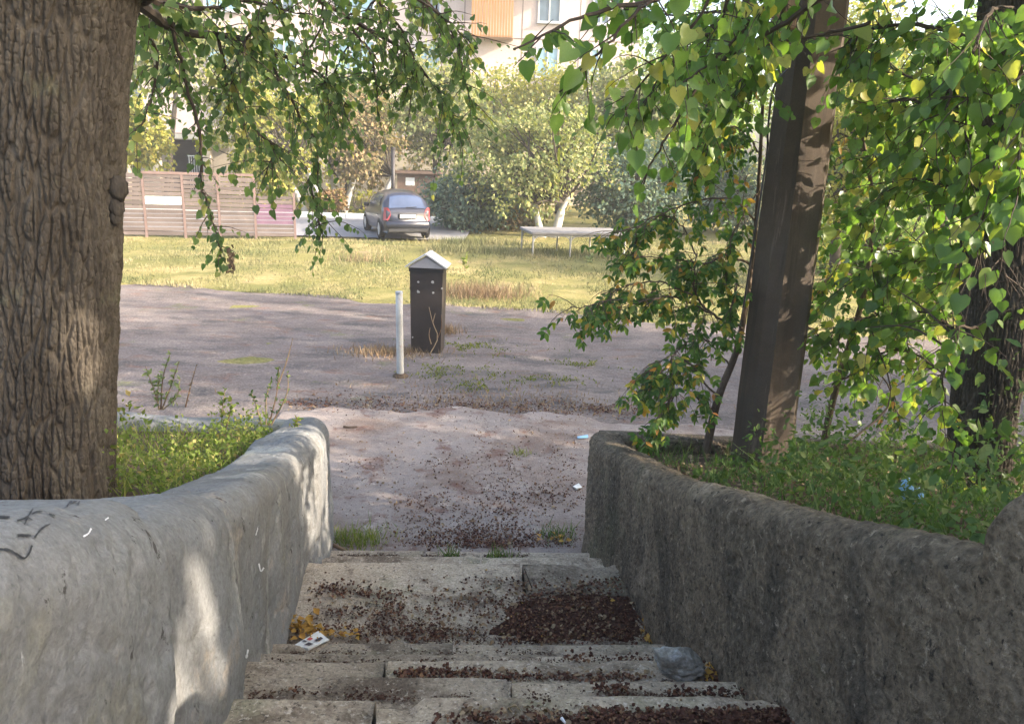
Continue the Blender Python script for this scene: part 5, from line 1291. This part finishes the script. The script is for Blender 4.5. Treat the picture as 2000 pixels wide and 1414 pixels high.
# ------------------------------------------------------------------ litter of dried berries and leaves
def scatter_px(n, f, z):
    out = []
    while len(out) < n:
        x, y = f(); p = gz(x, y, z); out.append(p)
    return np.array(out)
def litter():
    Ls = []
    def put(P, s0, s1, dz=.006):
        n = len(P); P = P + np.array([0, 0, dz]); Ls.append((P, rv(n) * np.array([1, 1, .35]), rv(n) * .6 + np.array([0, 0, 1.0]), rng.uniform(s0, s1, n)))
    g = rng.normal; u = rng.uniform
    # apron
    za = .03
    put(scatter_px(900, lambda: (g(950, 95), 1070 - abs(g(0, 18))), za), .009, .027)
    put(scatter_px(700, lambda: (g(930, 70), g(1045, 16)), za), .009, .027)
    for cx, cy, sx, sy, n in ((850, 980, 60, 25, 260), (990, 930, 25, 40, 220), (1080, 960, 45, 22, 260), (720, 905, 40, 8, 60), (870, 910, 30, 10, 70), (960, 880, 60, 30, 120), (1110, 900, 20, 40, 160), (980, 1000, 20, 30, 160), (900, 1010, 70, 20, 260), (1060, 970, 30, 14, 160)):
        put(scatter_px(n, lambda: (g(cx, sx), g(cy, sy)), za), .009, .027)
    put(scatter_px(150, lambda: (u(660, 1140), u(840, 1065)), za), .009, .027)
    # gutter line
    put(scatter_px(1500, lambda: (u(640, 1260), 0), za) if False else scatter_px(1500, lambda: ((lambda x: (x, 794 + (x - 900) * .02 + g(0, 5 + 12 * vn(x * .012, 5))))(u(560, 1260))), .012), .014, .04)
    # mid landing
    zm = z5 + .012
    def right_half():
        while True:
            x, y = u(930, 1290), u(1125, 1258)
            lim = 1100 + (y - 1100) * .2
            if x > 960 + 60 * vn(y * .03, 3) and x < 1190 + (y - 1110) * .62 and y > 1170 - (x - 1000) * .22: return x, y
    put(scatter_px(1000, right_half, zm + .006), .009, .027)
    for cx, cy, sx, sy, n in ((650, 1150, 25, 8, 90), (720, 1158, 50, 5, 110), (700, 1195, 40, 8, 80), (760, 1190, 18, 16, 90), (850, 1240, 40, 9, 200), (740, 1232, 40, 9, 180), (800, 1215, 60, 15, 120), (900, 1180, 60, 12, 120), (640, 1230, 30, 8, 60)):
        put(scatter_px(n, lambda: (g(cx, sx), g(cy, sy)), zm), .009, .027)
    put(scatter_px(700, lambda: (g(1080, 110), u(1130, 1256)), zm), .009, .024)
    put(scatter_px(160, lambda: (u(630, 1200), u(1110, 1250)), zm), .009, .027)
    # steps
    for k, spans in ((0, ((1150, 1600, 1388, 1412, 620), (840, 1150, 1398, 1414, 90))), (1, ((560, 600, 1345, 1356, 10), (1160, 1230, 1340, 1352, 80), (1300, 1480, 1345, 1360, 60))), (2, ((780, 960, 1308, 1328, 220), (960, 1270, 1318, 1330, 160), (1380, 1440, 1310, 1330, 90))), (3, ((1100, 1160, 1280, 1290, 40), (1180, 1290, 1285, 1292, 40)))):
        zk = RISE * (8 - k) + .006
        for xa, xb, ya, yb, n in spans: put(scatter_px(n, lambda: (u(xa, xb), u(ya, yb)), zk), .009, .027)
    P, T, N, S = [np.concatenate([l[k] for l in Ls]) for k in range(4)]
    cup = LOW.copy(); cup[:, 2] *= 2.4
    o = link('leaf_litter', leaf_mesh('leaf_litter', cup, LOW_F, P, T, N, S, M['litter'])); tag(o, 'dark red-brown dried berries and leaf litter over steps and apron', 'litter', None, 'stuff')
    # berries
    B = []; ico = [(0, 0, 1), (.9, 0, .3), (.28, .86, .3), (-.73, .53, .3), (-.73, -.53, .3), (.28, -.86, .3), (0, 0, -.8)]
    icf = [(0, 1, 2), (0, 2, 3), (0, 3, 4), (0, 4, 5), (0, 5, 1), (6, 2, 1), (6, 3, 2), (6, 4, 3), (6, 5, 4), (6, 1, 5)]
    pts = P[rng.choice(len(P), 2200)] + rng.normal(size=(2200, 3)) * np.array([.02, .02, 0]) + np.array([0, 0, .004])
    o = link('dried_berries', leaf_mesh('dried_berries', np.array(ico, float), np.array(icf), pts, rv(2200), rv(2200), rng.uniform(.005, .011, 2200), M['litter'])); tag(o, 'small dark dried berries strewn over the steps', 'litter', None, 'stuff')
    Ls.clear()
    put(scatter_px(260, lambda: (g(1110, 100), u(1135, 1256)), zm), .016, .04, .012); put(scatter_px(110, lambda: (u(600, 950), u(1150, 1256)), zm), .014, .034, .01); put(scatter_px(170, lambda: (u(660, 1140), u(830, 1066)), za), .016, .045, .008)
    put(scatter_px(90, lambda: (u(780, 1280), u(1310, 1329)), RISE * 6), .014, .034, .012); put(scatter_px(120, lambda: (u(900, 1600), u(1385, 1412)), RISE * 8), .014, .034, .012); put(scatter_px(300, lambda: (u(560, 1260), g(796, 12)), .012), .02, .05, .01)
    P, T, N, S = [np.concatenate([l[k] for l in Ls]) for k in range(4)]
    o = link('tan_leaves', leaf_mesh('tan_leaves', bend(LANCE, -.4, .3) * np.array([1.3, 1, 1.6]), LANCE_F, P, T, N, S, M['dry'])); tag(o, 'curled tan dry leaves mixed into the dark litter', 'leaves', None, 'stuff')
    Ls.clear()
    put(scatter_px(60, lambda: (g(590, 16), g(1228, 10)), zm), .03, .06, .02); put(scatter_px(40, lambda: (g(650, 25), g(1242, 5)), zm), .02, .045, .012)
    put(scatter_px(40, lambda: (g(1272, 12), g(1242, 9)), zm), .025, .05, .02); put(scatter_px(14, lambda: (g(1085, 14), g(1056, 4)), za), .03, .06, .02)
    put(scatter_px(26, lambda: (g(1400, 20), g(1320, 8)), RISE * 6), .02, .04, .02); put(scatter_px(10, lambda: (u(800, 1250), u(1110, 1250)), zm), .02, .035)
    P, T, N, S = [np.concatenate([l[k] for l in Ls]) for k in range(4)]
    o = link('yellow_leaves', leaf_mesh('yellow_leaves', cup, LOW_F, P, T, N, S, M['litter_yellow'])); tag(o, 'orange-yellow fallen leaves gathered in the step corners', 'leaves', None, 'stuff')
litter()
def crumbs():
    Ps = []
    for k, ya, yb, xa, xb, n in ((1, 1350, 1366, 470, 1170, 500), (1, 1346, 1362, 1160, 1500, 500), (3, 1284, 1293, 530, 1360, 450), (4, 1268, 1277, 560, 1330, 350), (2, 1312, 1332, 760, 1430, 2000), (0, 1388, 1420, 900, 1640, 2600), (7, 1082, 1086, 640, 1140, 900)):
        z = RISE * (8 - k) + .003; m = 0
        while m < n:
            x, y = rng.uniform(xa, xb), yb - abs(rng.normal(0, (yb - ya) * .55))
            if fbm(x * .02, y * .05, k, 3, 90) < .47: m += .25; continue
            Ps.append(gz(x, y, z)); m += 1
    for n, f in ((4200, lambda: (rng.normal(1090, 110), rng.uniform(1130, 1258))), (1800, lambda: (rng.uniform(600, 950), rng.uniform(1150, 1258)))):
        m = 0
        while m < n:
            x, y = f(); m += 1
            if fbm(x * .012, y * .03, 2, 3, 91) > .46: Ps.append(gz(x, y, z5 + .004))
    for _ in range(5200):
        x, y = rng.uniform(645, 1145), rng.uniform(810, 1068)
        if fbm(x * .012, y * .022, 3, 4, 92) > .585: Ps.append(gz(x, y, .034))
    P = np.array(Ps) + rng.normal(size=(len(Ps), 3)) * np.array([0, 0, .002]); n = len(P)
    o = link('earth_crumbs', leaf_mesh('earth_crumbs', LOW, LOW_F, P, rv(n) * np.array([1, 1, .3]), rv(n) * .5 + np.array([0, 0, 1.0]), rng.uniform(.005, .016, n), M['dirt_red'])); tag(o, 'fine dark crumbs of earth and leaf dust over the stairs', 'earth', None, 'stuff')
crumbs()
# earth that has gathered on the mid landing and step corners
def mound(name, label, poly, z, h, seed):
    c = np.mean([gz(x, y, z) for x, y in poly], 0); P = np.array([gz(x, y, z) for x, y in poly]); n = 40
    P = np.vstack([spline(np.vstack([P, P[:1]]), n + 1)[:-1]])
    V = [c + np.array([0, 0, h])]; Fq = []
    rings = (.25, .5, .72, .88, 1.0)
    for r in rings:
        for q in P:
            p = c + (q - c) * r * (1 + (0 if r < .5 else .50 * r * (fbm(q[0] * 9, q[1] * 9, 0, 3, seed) - .5)))
            V.append(p + np.array([0, 0, (h * (1 - r ** 3) if r < 1 else -.02) + (.010 * (vn(p[0] * 14, p[1] * 14, 0, seed) - .5) if r < 1 else 0)]))
    Fq += [(0, 1 + k, 1 + (k + 1) % n) for k in range(n)]
    for i in range(len(rings) - 1): Fq += [(1 + i * n + k, 1 + (i + 1) * n + k, 1 + (i + 1) * n + (k + 1) % n, 1 + i * n + (k + 1) % n) for k in range(n)]
    o = link(name, make_mesh(name, V, Fq, M['dirt_red'], True)); tag(o, label, 'earth', None, 'stuff')
mound('earth_drift', 'dark red earth drift covering the right half of the landing', [(985, 1185), (1050, 1152), (1130, 1128), (1205, 1122), (1230, 1160), (1260, 1215), (1285, 1250), (1150, 1256), (1000, 1256), (955, 1230)], z5, .010, 4)
mound('earth_drift', 'dark earth patch at the bottom edge on the right of the nearest step', [(1060, 1408), (1200, 1392), (1380, 1388), (1540, 1385), (1600, 1400), (1640, 1440), (1300, 1450), (1000, 1440)], RISE * 8, .012, 5)

# ------------------------------------------------------------------ small loose things
def rock():
    c = gz(1318, 1318, RISE * 6 + .0)
    root = None
    th, ph = np.meshgrid(np.linspace(0, math.pi, 60), np.linspace(0, 2 * math.pi, 90), indexing='ij')
    D = np.stack([np.sin(th) * np.cos(ph), np.sin(th) * np.sin(ph), np.cos(th)], -1)
    rr_ = np.random.default_rng(12); Np = rr_.normal(size=(17, 3)); Np /= np.linalg.norm(Np, axis=1)[:, None]; h_ = rr_.uniform(.62, 1.0, 17)
    dots = np.einsum('ijk,pk->ijp', D, Np); r = np.min(np.where(dots > .08, h_ / np.maximum(dots, .08), 9.0), -1); r = np.minimum(r, 1.45)
    r = r * (1 + .34 * (fbm(D[..., 0] * 4, D[..., 1] * 4, D[..., 2] * 4, 5, 66) - .5))
    V = D * r[..., None] * np.array([.112, .075, .075]); V[..., 2] += .04; V[..., 0] += .02; V[..., 2] = np.maximum(V[..., 2], -.005)
    o = link('broken_stone', make_mesh('broken_stone', V + c, grid_faces(60, 90), M['rock'], False)); tag(o, 'pale grey broken lump of concrete lying on the steps', 'stone')
rock()
def flat_piece(name, label, cat, pts_px, z, mat, prints=(), thick=.004):
    P = np.array([gz(x, y, z) for x, y in pts_px]); n = len(P); c = P.mean(0)
    root = empty(name, c, 0, label, cat)
    top = P + np.array([0, 0, thick]) + np.array([[0, 0, .010 * (i % 2)] for i in range(n)])
    mb = MB(); mb.add(np.vstack([P, top]), [tuple(range(n))[::-1], tuple(range(n, 2 * n))] + [(i, (i + 1) % n, n + (i + 1) % n, n + i) for i in range(n)]); mb.build('sheet', mat, root)
    for (a, b, c_, d_), m2 in prints:
        def uv(u, v): return top[0] * (1 - u) * (1 - v) + top[1] * u * (1 - v) + top[2] * u * v + top[3] * (1 - u) * v + np.array([0, 0, .004])
        mb = MB(); mb.add([uv(a, b), uv(c_, b), uv(c_, d_), uv(a, d_)], [(0, 1, 2, 3)]); mb.build('print', M[m2], root)
flat_piece('paper_wrapper', 'crumpled white printed wrapper at the left edge of the landing', 'paper', [(572, 1262), (622, 1236), (643, 1250), (602, 1270)], z5 + .02, M['paper'], [((.15, .5, .35, .85), 'paper_print'), ((.45, .15, .6, .4), 'paper_red'), ((.55, .55, .85, .75), 'paper_print'), ((.3, .1, .38, .35), 'paper_print')])
flat_piece('paper_scrap', 'tiny white paper scrap on the apron near the dark wall', 'paper', [(1119, 950), (1130, 946), (1137, 952), (1126, 956)], .035, M['paper'])
flat_piece('blue_strip', 'flat blue-grey strip lying against the end of the dark wall', 'litter', [(1127, 853), (1148, 851), (1149, 855), (1128, 857)], .035, M['blue_plastic'])
def stick(name, label, pts, r, mat):
    mb = MB(); mb.tube(spline(pts, 8), np.linspace(r, r * .6, 8), 6); o = mb.build(name, mat); tag(o, label, 'stick')
stick('twig', 'short dark stick lying on the apron near the pale wall', [gz(671, 833, .045), gz(684, 834, .045), gz(698, 833, .045)], .012, M['bark_twig'])
stick('twig', 'pale stick at the foot of the pale wall by the lowest step', [gz(652, 1064, .06), gz(668, 1072, .06), gz(684, 1080, .06)], .016, M['dry'])
stick('twig', 'thin straw leaning on the dark wall beside the landing', [gz(1262, 1228, z5 + .03), gz(1256, 1205, z5 + .05), gz(1250, 1190, z5 + .07)], .004, M['dry'])
stick('twig', 'white splinter at the bottom edge of the nearest step', [gz(1097, 1402, RISE * 8 + .02), gz(1104, 1411, RISE * 8 + .02)], .006, M['chalk'])
stick('twig', 'thin dark upright stem growing between the landing slabs', [gz(1040, 1150, z5), gy(1032, 1130, gz(1040, 1150, z5)[1]), gy(1024, 1110, gz(1040, 1150, z5)[1])], .004, M['bark_twig'])
def blue_rag():
    p = gz(1772, 960, 1.2)
    for (x, y, s, lb) in ((1770, 955, .055, 'larger pale blue plastic scrap caught in the weeds'), (1792, 968, .045, 'smaller blue plastic scrap in the weeds below')):
        c = gy(x, y, 3.55); th, ph = np.meshgrid(np.linspace(0, math.pi, 10), np.linspace(0, 2 * math.pi, 14), indexing='ij')
        D = np.stack([np.sin(th) * np.cos(ph), np.sin(th) * np.sin(ph), np.cos(th)], -1); r = .6 + .8 * fbm(D[..., 0] * 2.5, D[..., 1] * 2.5, D[..., 2] * 2.5, 3, int(x))
        o = link('plastic_scrap', make_mesh('plastic_scrap', c + D * r[..., None] * s * np.array([.7, .35, 1.0]), grid_faces(10, 14), M['blue_plastic'])); tag(o, lb, 'litter')
blue_rag()
def tufts():
    for (x, y, z, n, sp, h, lb, mt) in ((705, 1058, .03, 260, .10, .10, 'bright green tuft at the foot of the pale wall', 'weed'), (1085, 1046, .03, 120, .07, .09, 'small green tuft with orange leaf near the dark wall foot', 'weed_shade'), (880, 1085, .2, 50, .03, .07, 'tiny grass tuft growing from the lowest step', 'weed_shade'), (975, 1088, .2, 70, .05, .08, 'grass tuft in the joint of the lowest steps', 'weed_shade'), (1018, 885, .03, 70, .06, .05, 'small dull green tuft in the middle of the apron', 'weed'), (668, 1050, .03, 110, .07, .07, 'low green tuft beside the pale stick', 'weed')):
        c = gz(x, y, z); X = c[0] + rng.normal(size=n) * sp; Y = c[1] + rng.normal(size=n) * sp
        blades('grass_tuft', X, Y, np.full(n, z), h, .004, M[mt], lb, 'grass', .5)
    for (x, y, n, sx, sy, lb) in ((925, 678, 700, .22, .16, 'brightest yellow-green moss patch right of the cabinet'), (870, 720, 380, .20, .12, 'moss patch just below the cabinet'), (903, 738, 420, .18, .10, 'moss patch on the path in front of the cabinet'), (933, 755, 260, .14, .08, 'nearest moss patch below the cabinet'), (1058, 742, 320, .2, .08, 'yellow moss patch on the path right of the cabinet'), (1145, 712, 300, .22, .07, 'dull moss patch on the path farther right')):
        c = gz(x, y, 0); X = c[0] + rng.normal(size=n) * sx * 1.7; Y = c[1] + rng.normal(size=n) * sy * 1.8; kk = fbm(X * 5, Y * 5, 0, 3, int(x)) > .5; X, Y = X[kk], Y[kk]; n = len(X)
        blades('moss', X, Y, np.full(n, .012), .022, .011, M['moss'], lb, 'moss', .9)
    for (x, y, n, s, h, lb) in ((760, 690, 700, .35, .10, 'dry yellowish grass round the foot of the white post'), (930, 580, 1400, .55, .28, 'dry brown brushwood behind the cabinet'), (860, 650, 400, .15, .16, 'dry grass at the right foot of the cabinet'), (700, 520, 160, .35, .3, 'thin dry stalks in the middle of the lawn'), (985, 785, 900, .9, .05, 'straw-coloured dry grass along the gutter')):
        c = gz(x, y, 0); X = c[0] + rng.normal(size=n) * s; Y = c[1] + rng.normal(size=n) * s * .5
        blades('dry_grass', X, Y, np.maximum(lawn_z(X, Y), 0) if y < 600 else np.full(n, .01), h, .006, M['dry'], lb, 'grass', .4)
tufts()
weed('lawn_seedling', 'small green seedling on the lawn right of the cabinet', gz(908, 532, .05), [[gz(908, 532, .05), gz(908, 532, .05) + np.array([0, 0, .25]), gz(908, 532, .05) + np.array([.03, 0, .42])]], 'weed', .11, 26)
weed('lawn_seedling', 'pale young shrub on the lawn in front of the slab table', gz(1150, 520, .05), [[gz(1150, 520, .05), gz(1150, 520, .05) + np.array([.05, 0, .3])], [gz(1152, 520, .05), gz(1152, 520, .05) + np.array([-.1, 0, .28])]], 'weed_pale', .10, 26)

# ------------------------------------------------------------------ thin haze volume added to veil and lighten the far background
hm = bpy.data.materials.new('haze_veil'); hm.use_nodes = True; hn = hm.node_tree
for n_ in list(hn.nodes):
    if n_.type == 'BSDF_PRINCIPLED': hn.nodes.remove(n_)
pv = hn.nodes.new('ShaderNodeVolumePrincipled'); pv.inputs['Color'].default_value = (1.0, .96, .90, 1); pv.inputs['Density'].default_value = .0022; pv.inputs['Anisotropy'].default_value = .2
hn.links.new(pv.outputs[0], hn.nodes['Material Output'].inputs['Volume'])
hz = MB().box((-70, -20, -1.5), (70, 90, 24)).build('haze', hm); hz['kind'] = 'stuff'; hz['label'] = 'thin pale haze added to veil and lighten the far background'; hz['category'] = 'haze'
SC.cycles.volume_bounces = 0
